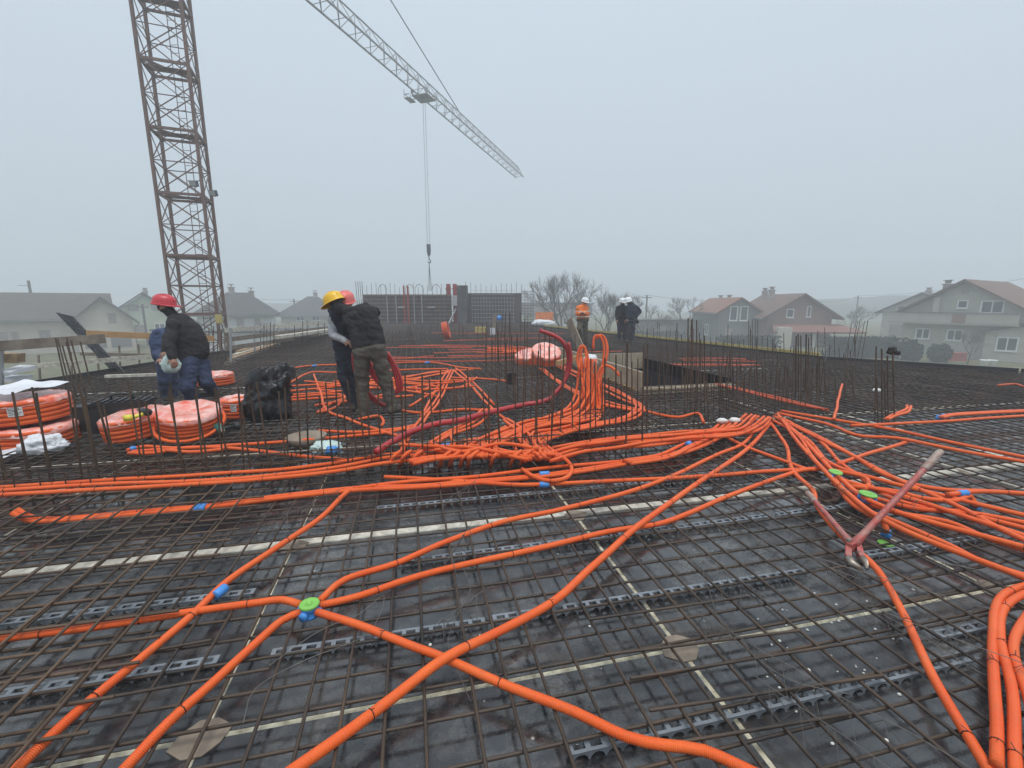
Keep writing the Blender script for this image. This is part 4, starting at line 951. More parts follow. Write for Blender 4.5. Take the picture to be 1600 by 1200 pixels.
def head(f, c, fwd, up=(0, 0, 1), hood=None):
    c = Vector(c); fwd = Vector(fwd).normalized(); up = Vector(up); up = (up - fwd * up.dot(fwd)).normalized(); sd = up.cross(fwd)
    f.cap(c + up * .03, c - up * .02, .082, .078, 'skin'); f.cap(c + up * .02 - fwd * .03, c, .088, .08, 'hair'); f.cap(c - up * .05 + fwd * .02, c - up * .085 + fwd * .035, .058, .036, 'skin')
    f.cap(c + fwd * .082 + up * .01, c + fwd * .098 - up * .022, .008, .014, 'skin')                       # nose
    f.cap(c + fwd * .078 - up * .055 - sd * .02, c + fwd * .078 - up * .055 + sd * .02, .007, .007, 'lip')      # mouth
    for s in (-1, 1):
        f.cap(c + sd * s * .078, c + sd * s * .08 - up * .035, .016, .012, 'skin'); f.cap(c + fwd * .072 + sd * s * .032 + up * .008, c + fwd * .073 + sd * s * .036 + up * .008, .009, .009, 'hair')
def hand(f, wr, d, up=(0, 0, -1), reg='skin', curl=.6):
    wr = Vector(wr); d = Vector(d).normalized(); up = Vector(up); up = (up - d * up.dot(d))
    up = up.normalized() if up.length > 1e-5 else Vector((1, 0, 0)); sd = d.cross(up)
    f.cap(wr, wr + d * .07, .028, .030, reg); f.cap(wr + d * .04 - sd * .02, wr + d * .08 - sd * .022, .018, .016, reg); f.cap(wr + d * .04 + sd * .02, wr + d * .08 + sd * .022, .018, .016, reg)
    for k, L in enumerate((.066, .078, .074, .058)):
        a = wr + d * .085 + sd * (-.033 + .022 * k); m_ = a + (d * cos(curl) + up * sin(curl)) * L * .55; t = m_ + (d * cos(curl * 2) + up * sin(curl * 2)) * L * .5
        f.cap(a, m_, .0105, .0095, reg); f.cap(m_, t, .0095, .008, reg)
    a = wr + d * .025 - sd * .03; m_ = a + (d * .6 - sd * .6 + up * .4).normalized() * .045; f.cap(a, m_, .013, .011, reg); f.cap(m_, m_ + (d * .8 - sd * .1 + up * .5).normalized() * .035, .011, .009, reg)
def leg(f, hip, knee, ank, toe, reg, r=(.098, .075, .062), boot='boot'):
    f.cap(hip, knee, r[0], r[1], reg); f.cap(knee, ank, r[1] * 1.02, r[2], reg); ank = Vector(ank); t = Vector(toe).normalized()
    f.cap(ank + Vector((0, 0, .06)), ank - Vector((0, 0, .02)), .052, .05, boot); f.cap(ank - t * .045 - Vector((0, 0, .045)), ank + t * .15 - Vector((0, 0, .055)), .042, .036, boot)
def arm(f, sh, el, wr, reg, r=(.068, .056, .044), hd=True, handreg='skin', curl=.6, up=(0, 0, -1)):
    sh, el, wr = Vector(sh), Vector(el), Vector(wr); f.cap(sh, el, r[0], r[1], reg); f.cap(el, wr, r[1], r[2], reg)
    if hd: hand(f, wr, wr - el, up, handreg, curl)

# C: yellow helmet, seen from behind, leaning over the other man
Y = 5.7; J = lambda x, y, dy=0: at(x, y, Y + dy)
f = Fig(); hip = J(577, 549); sh = J(556, 489, .12)
hl, hr = J(565, 553), J(590, 549)
leg(f, hl, J(566, 598, .02), J(568, 643, -.03), (-.15, 1, 0), 'trousers', (.105, .085, .070)); leg(f, hr, J(603, 597, .04), J(613, 637, .02), (.35, 1, 0), 'trousers', (.105, .085, .070))
f.cap(hl + Vector((0, 0, .03)), hr + Vector((0, 0, .03)), .108, .108, 'trousers')
torso(f, [(J(564, 541, .02), J(588, 534, .02), .112, .112), (J(560, 520, .06), J(581, 512, .06), .112, .115), (J(551, 500, .1), J(575, 490, .1), .105, .112), (J(547, 492, .14), J(570, 484, .14), .085, .09)], 'jacket')
arm(f, J(575, 485, .12), J(588, 487, .28), J(562, 500, .5), 'jacket', hd=True); arm(f, J(544, 495, .14), J(539, 515, .32), J(556, 522, .5), 'jacket', hd=True)
f.cap(J(545, 487, .16), J(533, 481, .2), .075, .07, 'jacket'); f.cap(J(541, 487, .10), J(552, 485, .10), .05, .05, 'jacket')
hc = J(524, 473, .22); head(f, hc, (-.75, .55, -.35), (-.35, .1, 1)); f.cap(hc + Vector((.03, -.02, -.05)), hc + Vector((.09, -.04, -.10)), .09, .08, 'jacket')
person('worker in yellow helmet and black jacket seen from behind, leaning over a colleague', f, dict(skin='skin', hair='hair', lip='lip', jacket='cloth_black', trousers='cloth_olive', boot='boot'), P(590, 652, .14), (hc + Vector((-.02, 0, .02)), (-.9, .45, -.45), (-.42, .1, 1), 'helmet_yellow'))
# D: pink helmet, grey sleeves, behind C
Y = 6.12; f = Fig()
leg(f, J(535, 556), J(539, 592, -.02), J(553, 629, .0), (.2, -1, 0), 'jeans', (.095, .078, .062)); leg(f, J(550, 556), J(556, 594, .05), J(566, 630, .08), (.3, -1, 0), 'jeans', (.095, .078, .062))
f.cap(J(535, 552), J(550, 552), .105, .105, 'jeans'); torso(f, [(J(533, 542), J(549, 542), .11, .11), (J(531, 520), J(549, 520), .11, .115), (J(527, 500), J(550, 498), .105, .105), (J(523, 494), J(553, 490), .075, .08)], 'vest')
arm(f, J(520, 500, -.03), J(521, 524, -.12), J(541, 533, -.25), 'sleeve', (.065, .055, .043)); arm(f, J(555, 495, 0), J(562, 515, -.05), J(558, 530, -.2), 'sleeve', (.065, .055, .043))
f.cap(J(537, 490), J(538, 480), .058, .055, 'skin'); hc = J(540, 472); head(f, hc, (.2, -1, -.25)); f.cap(J(521, 490, .02), J(516, 486, .02), .05, .035, 'vest')
person('worker in pink helmet, navy vest and grey sleeves hidden behind the yellow-helmeted man', f, dict(skin='skin', hair='hair', lip='lip', vest='cloth_navy', sleeve='cloth_grey_knit', jeans='cloth_denim_dark', boot='boot'), P(556, 645, .14), (hc + Vector((0, 0, .03)), (.2, -1, -.2), (0, 0, 1), 'helmet_pink'))
# A: red helmet, stooping, looking left
Y = 6.2; f = Fig()
leg(f, J(296, 566, -.05), J(293, 604, -.16), J(306, 633, .0), (-.6, -.6, 0), 'jeans', (.118, .098, .078)); leg(f, J(311, 562, .12), J(322, 597, .05), J(332, 610, .32), (-.5, -.3, 0), 'jeans', (.115, .092, .072))
f.cap(J(296, 562, -.02), J(309, 560, .1), .125, .125, 'jeans')
torso(f, [(J(288, 554, -.05), J(310, 550, .08), .125, .135), (J(283, 535, -.06), J(306, 532, .1), .125, .135), (J(279, 516, -.06), J(298, 514, .12), .12, .125), (J(274, 503, -.05), J(287, 502, .12), .095, .095)], 'jacket')
arm(f, J(271, 507, -.15), J(265, 538, -.30), J(270, 558, -.36), 'jacket', (.078, .066, .050)); arm(f, J(284, 505, .2), J(262, 528, .25), J(258, 548, .1), 'jacket', (.08, .066, .05))
f.cap(J(272, 494, .0), J(261, 484, .0), .07, .072, 'jacket'); hc = J(257, 476); head(f, hc, (-.8, -.25, -.45), (-.35, 0, 1))
person('worker in red helmet and dark jacket stooping with a plastic bag in hand', f, dict(skin='skin', hair='hair', lip='lip', jacket='cloth_black', jeans='cloth_denim', boot='boot'), P(306, 640, .14), (hc + Vector((0, 0, .02)), (.88, .15, -.12), (.05, 0, 1), 'helmet_red'))
lump(J(268, 582, -.28), .105, .08, .135, 'bag_tint', 'plastic_bag', 'pale blue and green plastic bag held by the red-helmeted worker', 'plastic bag', .3, 5, 4.4)
# B: bent over behind A, blue clothes
Y = 6.9; f = Fig()
leg(f, J(254, 562), J(257, 594, -.05), J(258, 618, .0), (-.5, .8, 0), 'jeans', (.10, .085, .068)); leg(f, J(262, 562, .1), J(268, 592, .1), J(270, 616, .1), (-.4, .8, 0), 'jeans', (.10, .085, .068))
f.cap(J(252, 556), J(262, 555, .08), .115, .115, 'jeans'); torso(f, [(J(249, 547, .05), J(258, 545, .1), .11, .11), (J(247, 532, .1), J(256, 530, .15), .11, .11), (J(247, 522, .25), J(256, 521, .30), .085, .085)], 'jacket')
arm(f, J(245, 521, .1), J(243, 545, .05), J(250, 560, -.1), 'jacket'); arm(f, J(260, 520, .3), J(266, 540, .35), J(266, 556, .25), 'jacket')
hc = J(274, 527, .45); f.cap(J(254, 521, .28), hc, .06, .06, 'jacket'); head(f, hc, (.3, .7, -.75))
person('worker in blue denim bending forward behind the red-helmeted man', f, dict(skin='skin', hair='hair', lip='lip', jacket='cloth_blue', jeans='cloth_denim', boot='boot'), P(262, 626, .14), (hc + Vector((0, 0, .04)), (.1, .9, -.4), (0, .3, 1), 'helmet_red'))
# E: orange jacket, white helmet
Y = 15.9; f = Fig()
leg(f, J(907.5, 503), J(905, 514, -.3), J(908, 531, -.05), (.5, -.7, 0), 'trousers', (.105, .085, .07)); leg(f, J(914, 503), J(914.5, 518, .02), J(914, 533.5), (.6, -.7, 0), 'trousers', (.105, .085, .07))
f.cap(J(908, 501), J(914, 501), .12, .12, 'trousers'); torso(f, [(J(907, 496), J(914, 496), .14, .14), (J(907, 489), J(914, 489), .145, .145), (J(906, 482), J(914, 482), .125, .125)], 'jacket'); f.cap(J(907, 499), J(914, 499), .145, .145, 'hem')
arm(f, J(903.5, 481), J(902.5, 490, -.05), J(910, 489, -.25), 'jacket', (.08, .07, .055)); arm(f, J(916, 481), J(918, 490, -.05), J(911, 488, -.25), 'jacket', (.08, .07, .055))
f.cap(J(911, 478), J(913, 475), .08, .075, 'jacket'); hc = J(914, 471.5); head(f, hc, (.55, -.8, -.35))
eo = person('man in orange high-visibility jacket and white helmet standing with folded arms', f, dict(skin='skin', hair='hair', lip='lip', jacket='cloth_hivis', hem='cloth_khaki', trousers='cloth_khaki', boot='boot'), P(911, 537, .14), (hc + Vector((0, 0, .03)), (.55, -.8, -.25), (0, 0, 1), 'helmet_white'), vox=.014)
for yb in (486.5, 495.0):
    q = J(910.5, yb); rb = MB().tube([q + Vector((.225 * cos(a), .178 * sin(a), 0)) for a in [2 * pi * i / 24 for i in range(25)]], .022, 6, False); rb.uv = {}; rb.build('reflective_band', 'reflective', eo, True)
# F, G: two men in dark clothes, white helmets
Y = 16.7; f = Fig()
leg(f, J(968, 504), J(968, 517, -.03), J(967, 528), (-.3, -.9, 0), 'trousers', (.10, .08, .065)); leg(f, J(975, 504), J(975.5, 517, -.03), J(976, 529), (.2, -.9, 0), 'trousers', (.10, .08, .065))
f.cap(J(968, 502), J(975, 502), .115, .115, 'trousers'); torso(f, [(J(968, 497), J(975, 497), .13, .13), (J(967.5, 488), J(975.5, 488), .135, .135), (J(967, 482), J(976, 482), .115, .115)], 'jacket')
arm(f, J(964.5, 482), J(963, 491, .0), J(964, 499, -.1), 'jacket'); arm(f, J(978.5, 482), J(980, 491), J(978, 499, -.1), 'jacket')
f.cap(J(972, 479), J(973, 475), .07, .065, 'jacket'); hc = J(973, 472); head(f, hc, (.35, -.9, -.3))
person('man in white helmet, black jacket and black trousers standing with arms at his sides', f, dict(skin='skin', hair='hair', lip='lip', jacket='cloth_black', trousers='cloth_slate', boot='boot'), P(971, 534, .14), (hc + Vector((0, 0, .03)), (.35, -.9, -.2), (0, 0, 1), 'helmet_white'), vox=.014)
Y = 16.3; f = Fig()
leg(f, J(982.5, 504), J(982, 518, -.03), J(981, 531), (-.5, -.8, 0), 'trousers', (.105, .085, .07)); leg(f, J(989, 504), J(988.5, 518, .02), J(988, 531.5), (-.4, -.8, 0), 'trousers', (.105, .085, .07))
f.cap(J(982.5, 501), J(989, 501), .12, .12, 'trousers'); torso(f, [(J(983, 496), J(990, 496), .135, .135), (J(983, 487), J(991, 487), .14, .14), (J(983, 481), J(992, 481), .115, .12)], 'jacket')
arm(f, J(994, 480), J(1000.5, 487, .1), J(993.5, 495, -.05), 'jacket', (.078, .064, .05)); arm(f, J(981, 481, -.05), J(979.5, 490, -.1), J(980, 498, -.15), 'jacket')
f.cap(J(987, 479), J(984, 474), .085, .08, 'jacket'); f.cap(J(990, 477, .1), J(986, 474, .1), .06, .06, 'jacket'); hc = J(981.5, 471); head(f, hc, (-.8, -.55, -.25)); f.cap(J(993, 500, .05), J(996, 503, .05), .07, .06, 'bag')
person('man in white helmet and navy work clothes standing with one hand on his hip', f, dict(skin='skin', hair='hair', lip='lip', jacket='cloth_navy', trousers='cloth_slate', bag='cloth_black', boot='boot'), P(985, 537, .14), (hc + Vector((0, 0, .03)), (-.8, -.55, -.2), (0, 0, 1), 'helmet_white'), vox=.014)

# ------------------------------------------------------------------ tower crane
MC = Vector((-13.9, 20.2, GZ)); MS = 1.6; MA = rad(22)
cr = empty('tower_crane', MC, 'tall rusty lattice tower crane with a pale jib reaching over the deck', 'crane')
ca, sa = cos(MA), sin(MA)
corn = [Vector((ca * x - sa * y, sa * x + ca * y, 0)) * (MS / 2) for x, y in ((-1, -1), (1, -1), (1, 1), (-1, 1))]
SEC = 2.45; NS = 9; JZ = 18.45
for s in range(NS):
    z0 = MC.z + .0 + s * SEC; z1 = z0 + SEC
    fr = MB()
    for k in range(4): fr.beam(MC + corn[k] + Vector((0, 0, z1 - MC.z)), MC + corn[(k + 1) % 4] + Vector((0, 0, z1 - MC.z)), .07, .10)
    fr.beam(MC + corn[0] + Vector((0, 0, z1 - MC.z)), MC + corn[2] + Vector((0, 0, z1 - MC.z)), .06, .08); fr.beam(MC + corn[1].lerp(corn[2], .5) + Vector((0, 0, z1 - MC.z)), MC + corn[0].lerp(corn[3], .5) + Vector((0, 0, z1 - MC.z - .01)), .5, .03)
    sec = fr.build('mast_section', 'crane_rust', cr)
    for k in range(4):
        a = MC + corn[k] + Vector((0, 0, z0 - MC.z)); b = MC + corn[k] + Vector((0, 0, z1 - MC.z)); board(sec, a, b, .10, .10, 'crane_rust', 'leg')
        a2 = MC + corn[(k + 1) % 4] + Vector((0, 0, z0 - MC.z)); b2 = a2 + Vector((0, 0, SEC)); mid = (a + b) / 2; mid2 = (a2 + b2) / 2
        bar(sec, a, mid2, .024, 'crane_rust', 'brace', 6); bar(sec, mid2, b, .024, 'crane_rust', 'brace', 6); bar(sec, mid, mid2, .022, 'crane_rust', 'brace', 6); bar(sec, mid, a2, .018, 'crane_rust', 'brace', 6); bar(sec, b2, mid, .018, 'crane_rust', 'brace', 6)
    for dx in (-.16, .16):
        p = MC + corn[2] * .25 + Vector((dx, 0, z0 - MC.z)); bar(sec, p, p + Vector((0, 0, SEC)), .016, 'crane_rust', 'ladder_rail', 5)
    lr = MB()
    for i in range(8): p = MC + corn[2] * .25 + Vector((0, 0, z0 - MC.z + .15 + .3 * i)); lr.tube([p - Vector((.16, 0, 0)), p + Vector((.16, 0, 0))], .012, 5)
    lr.uv = {}; lr.build('ladder_rungs', 'crane_rust', sec)
zt = MC.z + NS * SEC
# tower head and jib
JD = Vector((.315, .949, 0)).normalized(); JS = Vector((-JD.y, JD.x, 0)); top = Vector((MC.x, MC.y, JZ)); apex = Vector((MC.x, MC.y, 27.4))
th = MB()
for k in range(4): th.beam(MC + corn[k] + Vector((0, 0, zt - MC.z)), Vector((MC.x, MC.y, 0)) + corn[k] * .75 + Vector((0, 0, JZ)), .14, .14); th.beam(Vector((MC.x, MC.y, JZ)) + corn[k] * .75, apex + corn[k] * .12, .10, .10)
th.lathe([(.9, zt), (1.0, zt + .2), (1.0, zt + .6), (.9, zt + .8)], (MC.x, MC.y, 0), 20)
th.box(top - JD * 6 + Vector((0, 0, .3)), (11, 1.2, .25), Matrix.Rotation(math.atan2(JD.y, JD.x), 3, 'Z')); th.box(top - JD * 11 + Vector((0, 0, -.6)), (1.6, 1.3, 2.2), Matrix.Rotation(math.atan2(JD.y, JD.x), 3, 'Z'))
th.build('tower_head', 'crane_pale', cr)
JL = 47.5; NB = 30; hw = .55; jh = 1.12; JZb = JZ - .1
def jp(t, s, z): return top + JD * t + JS * s + Vector((0, 0, z))
jb = MB().beam(jp(.6, -hw, 0), jp(.6, hw, 0), .12, .12)
jib = jb.build('jib', 'crane_pale', cr)
for s in (-1, 1): board(jib, jp(1, s * hw, 0), jp(JL, s * hw, 0), .09, .09, 'crane_pale', 'lower_chord')
bar(jib, jp(1, 0, jh), jp(JL - .6, 0, jh), .05, 'crane_pale', 'upper_chord', 8)
for k in range(NB):
    t0 = JL * k / NB + .6; t1 = JL * (k + 1) / NB + .6
    if t1 > JL: t1 = JL
    for s in (-1, 1): bar(jib, jp(t0, s * hw, 0), jp((t0 + t1) / 2, 0, jh), .026, 'crane_pale', 'brace', 5); bar(jib, jp((t0 + t1) / 2, 0, jh), jp(t1, s * hw, 0), .026, 'crane_pale', 'brace', 5)
    bar(jib, jp(t0, -hw, 0), jp(t1, hw, 0), .022, 'crane_pale', 'brace', 5); bar(jib, jp((t0 + t1) / 2, -hw, 0), jp((t0 + t1) / 2, hw, 0), .022, 'crane_pale', 'cross_bar', 5)
bar(jib, apex, jp(28, 0, jh + .05), .045, 'crane_pale', 'tie_rod', 6); bar(jib, apex, top - JD * 10.5 + Vector((0, 0, .4)), .045, 'crane_pale', 'tie_rod', 6)
LT = 21.2
tr = MB(); Rj = Matrix.Rotation(math.atan2(JD.y, JD.x), 3, 'Z')
tr.box(jp(LT, 0, -.35), (1.5, 1.4, .07), Rj).box(jp(LT - .6, .95, -.6), (1.0, .5, .05), Rj).box(jp(LT - 1.1, .95, -.35), (.05, .5, .05), Rj).box(jp(LT - .1, .95, -.35), (.05, .5, .05), Rj).box(jp(LT - 1.1, 1.18, -.3), (.04, .04, .7), Rj).box(jp(LT - .1, 1.18, -.3), (.04, .04, .7), Rj).box(jp(LT - .6, 1.18, -.3), (1.0, .04, .04), Rj).box(jp(LT, 0, -.5), (.3, .4, .3), Rj)
for d in (-.8, .8):
    for s in (-1, 1): tr.box(jp(LT + d, s * (hw + .07), -.12), (.3, .08, .3), Rj)
tr.build('trolley', 'crane_pale', cr)
hk = at(668, 392, jp(LT, 0, 0).y); hk.x = jp(LT, 0, 0).x
for s in (-.18, .18): bar(cr, jp(LT + s, 0, -.5), hk + Vector((s * .6, 0, .5)), .018, 'crane_pale', 'hoist_rope', 5)
hb = MB().box(hk + Vector((0, 0, .2)), (.32, .2, .7)).sphere(hk + Vector((0, 0, -.25)), (.14, .12, .2)); hb.tube(catmull([hk + Vector(v) for v in ((0, 0, -.4), (0, 0, -.7), (.14, 0, -.85), (.05, 0, -1.02), (-.12, 0, -.92))]), .045, 8)
hb.build('hook_block', 'lamp_case', cr, False)
sg = MB()
for dx, dy in ((-.12, 0), (.10, .1), (.02, -.1)): sg.tube([hk + Vector((0, 0, -.9)), hk + Vector((dx, dy, -3.4))], .02, 5)
sg.uv = {}; sg.build('sling_chain', 'lamp_case', cr)
for (x, y, nm) in ((303, 287, 'a'), (333, 302, 'b')):
    p = at(x, y, 19.0); fl = MB(); fl.box(p, (.30, .12, .22), Matrix.Rotation(.35, 3, 'X')); fo = fl.build('floodlight', 'lamp_case', cr); MB().box(p + Vector((0, -.085, -.02)), (.25, .02, .17), Matrix.Rotation(.35, 3, 'X')).build('lens', 'galv', fo); MB().beam(p, p + Vector((-.25, .5, 0)), .05, .05).build('bracket', 'crane_rust', fo)
bx = at(342, 498, 19.0); MB().box(bx, (.26, .08, .36)).build('sign_plate', 'wood_yellow', cr)

# ------------------------------------------------------------------ far formwork walls
FY = 33.0
def far_wall(x0, x1, ytop, ybot, label, m, ribs, gx, mesh_front=False):
    a, b = at(x0, ybot, FY), at(x1, ytop, FY); zb = .1; zt_ = b.z
    e = empty('formwork_wall', ((a.x + b.x) / 2, FY, zb), label, 'formwork wall')
    MB().box(((a.x + b.x) / 2, FY + .1, (zb + zt_) / 2), (b.x - a.x, .12, zt_ - zb)).build('sheet', m, e)
    for k in range(ribs): z = zb + .12 + (zt_ - zb - .2) * k / max(1, ribs - 1); board(e, Vector((a.x, FY - .02, z)), Vector((b.x, FY - .02, z)), .08, .07, 'wood_grey', 'waler')
    n = int((b.x - a.x) / gx)
    for k in range(n + 1): x = a.x + (b.x - a.x) * k / n; bar(e, (x, FY - .12, zb), (x, FY - .12, zt_ + rnd(.5, .8)), .014 if not mesh_front else .011, 'rebar_rust', 'starter_bar', 5)
    return e, a, b, zt_
e, a, b, z_ = far_wall(570, 705, 460, 508, 'wide brown formwork wall crossed by horizontal walers far back on the deck', 'form_red', 8, .32)
for x in (606, 620, 648, 660): p = at(x, 500, FY - .2); bar(e, (p.x, FY - .2, .1), (p.x, FY - .2, z_ - .1), .035, 'galv', 'standard', 6)
for x in (580, 627, 674): p = at(x, 480, FY - .25); MB().box((p.x, FY - .2, p.z), (.5, .3, .1)).build('bracket', 'galv', e)
for xx in (632, 638): p = at(xx, 480, FY - .3); board(e, Vector((p.x, FY - .3, .1)), Vector((p.x, FY - .3, z_ + .6)), .10, .10, 'red_form', 'column_form')
for k in range(4): p = at(561 + 3.2 * k, 508, FY - .3); bar(e, (p.x, FY - .3, .1), (p.x - .06, FY - .3, z_ + .9), .018, 'rebar_dark', 'starter_bar', 5)
for x in (598, 640, 655, 682):
    p = at(x, 458, FY); MB().tube(catmull([p + Vector((-.28, 0, -.2)), p + Vector((-.28, 0, .35)), p + Vector((0, 0, .62)), p + Vector((.28, 0, .35)), p + Vector((.28, 0, -.2))]), .016, 5).build('lifting_loop', 'rebar_rust', e)
e, a, b, z_ = far_wall(729, 815, 458, 508, 'plain dark formwork wall with pale mesh standing before it', 'form_dark', 0, .34)
for k in range(15):
    p = at(738 + 4.6 * k, 500, FY - .4); bar(e, (p.x, FY - .4, .1), (p.x, FY - .4, z_ - .3), .010, 'galv', 'mesh_wire', 4)
for k in range(9): z = .3 + k * .27; bar(e, (at(737, 500, FY - .4).x, FY - .42, z), (at(804, 500, FY - .4).x, FY - .42, z), .010, 'galv', 'mesh_wire', 4)
p = at(724, 480, FY); MB().box((p.x, FY - .4, 1.4), (.7, .9, 2.8)).build('return_panel', 'form_dark', e)
e = empty('wall_rebar_cage', at(825, 508, FY), 'tall free-standing grid of wall bars at the end of the dark formwork', 'starter bars')
for k in range(8): p = at(817 + 2.3 * k, 500, FY); bar(e, (p.x, FY, .1), (p.x, FY, at(820, 452 + (3 if k < 6 else -6), FY).z), .016, 'rebar_dark', 'starter_bar', 5)
for k in range(12): z = .2 + k * .2; bar(e, (at(816, 500, FY).x, FY, z), (at(834, 500, FY).x, FY, z), .012, 'rebar_dark', 'tie_bar', 5)
for i, (x0, l) in enumerate(((690, 'red steel column form with a white box hanging below its top'), (700, 'second red steel column form beside the dark formwork wall'))):
    q = at(x0 + 12, 508, FY + .6); e = empty('column_form', (q.x, FY + .6, .1), l, 'column form')
    MB().box((q.x, FY + .6, 1.5), (.28, .28, 2.9)).build('frame', 'red_form', e)
    for k in range(5): MB().box((q.x, FY + .43, .4 + .55 * k), (.4, .05, .07)).build('clamp', 'red_form', e)
    MB().box((q.x, FY + .3, 1.75), (.34, .2, .75)).build('white_box', 'white_sheet', e)
pp = MB().beam((at(702, 508, FY - .8).x, FY - 1.0, .15), at(713, 482, FY - .1), .09, .09).build('prop', 'galv', label='pale diagonal prop leaning against the formwork beside the large coil', cat='prop'); rebase(pp)
board(None, at(600, 510, 31), at(840, 509.5, 31), .2, .1, 'pale_wood', 'timber_kicker'); o = COL.objects[-1]; tag(o, 'long pale kicker board lying at the foot of the far formwork walls', 'board')
# orange panel, white rolls, blue ball, saw horse
q = at(862, 510, 30.5); e = empty('tarpaulin_panel', (q.x, 30.5, GZ + .2), 'faded orange panel leaning beyond the far deck corner', 'panel')
a_, b_ = at(837, 508, 30.5), at(866, 488, 30.5)
MB().add([(a_.x, 30.5, a_.z - .4), (b_.x - .3, 30.5, a_.z - .4), (b_.x, 30.9, b_.z), (a_.x, 30.9, b_.z)] + [(a_.x, 30.6, a_.z - .4), (b_.x - .3, 30.6, a_.z - .4), (b_.x, 31.0, b_.z), (a_.x, 31.0, b_.z)], [(0, 1, 2, 3), (7, 6, 5, 4), (0, 4, 5, 1), (1, 5, 6, 2), (2, 6, 7, 3), (3, 7, 4, 0)]).build('sheet', 'tarp_orange', e)
for t in (.25, .6, .9): p = a_.lerp(b_, t); MB().beam((p.x, 30.42, a_.z - .4), (p.x + .05, 30.83, b_.z + .02), .06, .06).build('stiffener', 'tarp_orange', e)
lump(at(849, 509, 28.6), .75, .35, .22, 'white_sheet', 'sheet_bundle', 'white bundle lying in front of the faded orange panel', 'bundle', .25, 4, 9, 24, 14)
sy = 21.0; s0 = at(770, 516, sy); e = empty('saw_bench', (s0.x, sy, .14), 'site saw bench with slanted plank and blue ball guard before the dark formwork wall', 'saw bench')
MB().beam(at(769, 522, sy), at(775, 492, sy), .2, .06).build('plank', 'wood_grey', e)
MB().sphere(at(780, 497, sy), .115 * 1.1, nu=18, nv=12).build('ball', 'blue_plastic', e, True); bar(e, P(780, 525, .14), at(780, 499, sy), .012, 'rebar_dark', 'post', 6)
MB().box(at(770, 518, sy), (.22, .3, .34)).build('base', 'white_sheet', e); MB().box(at(751, 515, sy), (.5, .3, .25)).build('motor_box', 'wood_yellow', e)

# ------------------------------------------------------------------ guard rails, edge timbers
e = empty('guard_rail', P(80, 610), 'timber guard rail of weathered boards at the deck edge by the coil stack', 'guard rail')
ry = 7.6
board(e, at(-60, 545, 6.9), at(164, 529, 8.6), .04, .17, 'wood_grey', 'rail_board'); board(e, at(135, 521, 8.7), at(335, 529, 9.7), .04, .12, 'wood_orange', 'rail_board')
board(e, at(30, 574, 8.4), at(250, 556, 9.4), .04, .09, 'pale_wood', 'mid_board'); board(e, at(125, 553, 9.6), at(300, 556, 10.6), .04, .07, 'wood_grey', 'mid_board')
for x, y0, y1, Y_ in ((3, 545, 625, 7.3), ): bar(e, at(x, y1, Y_), at(x - 1, y0, Y_), .03, 'galv', 'post', 8)
for x, y0, y1, Y_ in ((60, 555, 600, 9.5), (110, 550, 595, 10), (152, 552, 590, 10), (186, 540, 590, 10.5), (216, 538, 588, 10.5)): bar(e, at(x + 4, y1 + 12, Y_), at(x, y0, Y_), .022, 'wood_grey', 'post', 6)
for i, (x0, y0, x1, y1, l) in enumerate(((-10, 555, 33, 556, 'upper short timber offcut stacked beside the grey post'), (-10, 562, 33, 563, 'middle short timber offcut stacked beside the grey post'), (-10, 612, 38, 612, 'thick timber block lying behind the coil stack'))):
    o = MB().beam(at(x0, y0, 7.4), at(x1, y1, 7.5), .2, .075 if i < 2 else .24).build('timber_offcut', 'wood' if i < 2 else 'wood_orange', label=l, cat='timber'); rebase(o)
for i, (y, l) in enumerate(((581, 'upper white insulation board jutting out by the grey post'), (592, 'lower white insulation board jutting out by the grey post'))):
    a_ = at(2, y + 3, 7.3); b_ = at(44 - 8 * i, y - 8 + 4 * i, 7.7); o = MB().beam(a_, b_, .3, .055).build('insulation_board', 'white_sheet', label=l, cat='board'); rebase(o)
# bundle of plastic strips leaning on the rail
a_ = P(188, 585, .03); b_ = at(100, 491, 8.6); d = (b_ - a_).normalized(); sdv = d.cross(Vector((0, -1, .3))).normalized()
e = empty('strip_bundle', a_, 'bundle of grey perforated plastic strips leaning on the guard rail', 'strip bundle')
nrm = sdv.cross(d)
for k in range(5):
    o_ = sdv * (k - 2) * .062; m = MB(); m.beam(a_ + o_ - sdv * .024, b_ + o_ - sdv * .024, .012, .014); m.beam(a_ + o_ + sdv * .024, b_ + o_ + sdv * .024, .012, .014)
    L = (b_ - a_).length
    for i in range(int(L / .11)): p = a_ + o_ + d * (.11 * i); m.beam(p - sdv * .02, p + sdv * .02, .03, .012)
    m.build('strip', 'lamp_case', e)
for k in (-2.5, -.5, .5, 2.5): MB().beam(a_ + sdv * k * .062 - nrm * .012, b_ + sdv * k * .062 - nrm * .012, .012, .02).build('edge_rail_strip', 'galv', e)
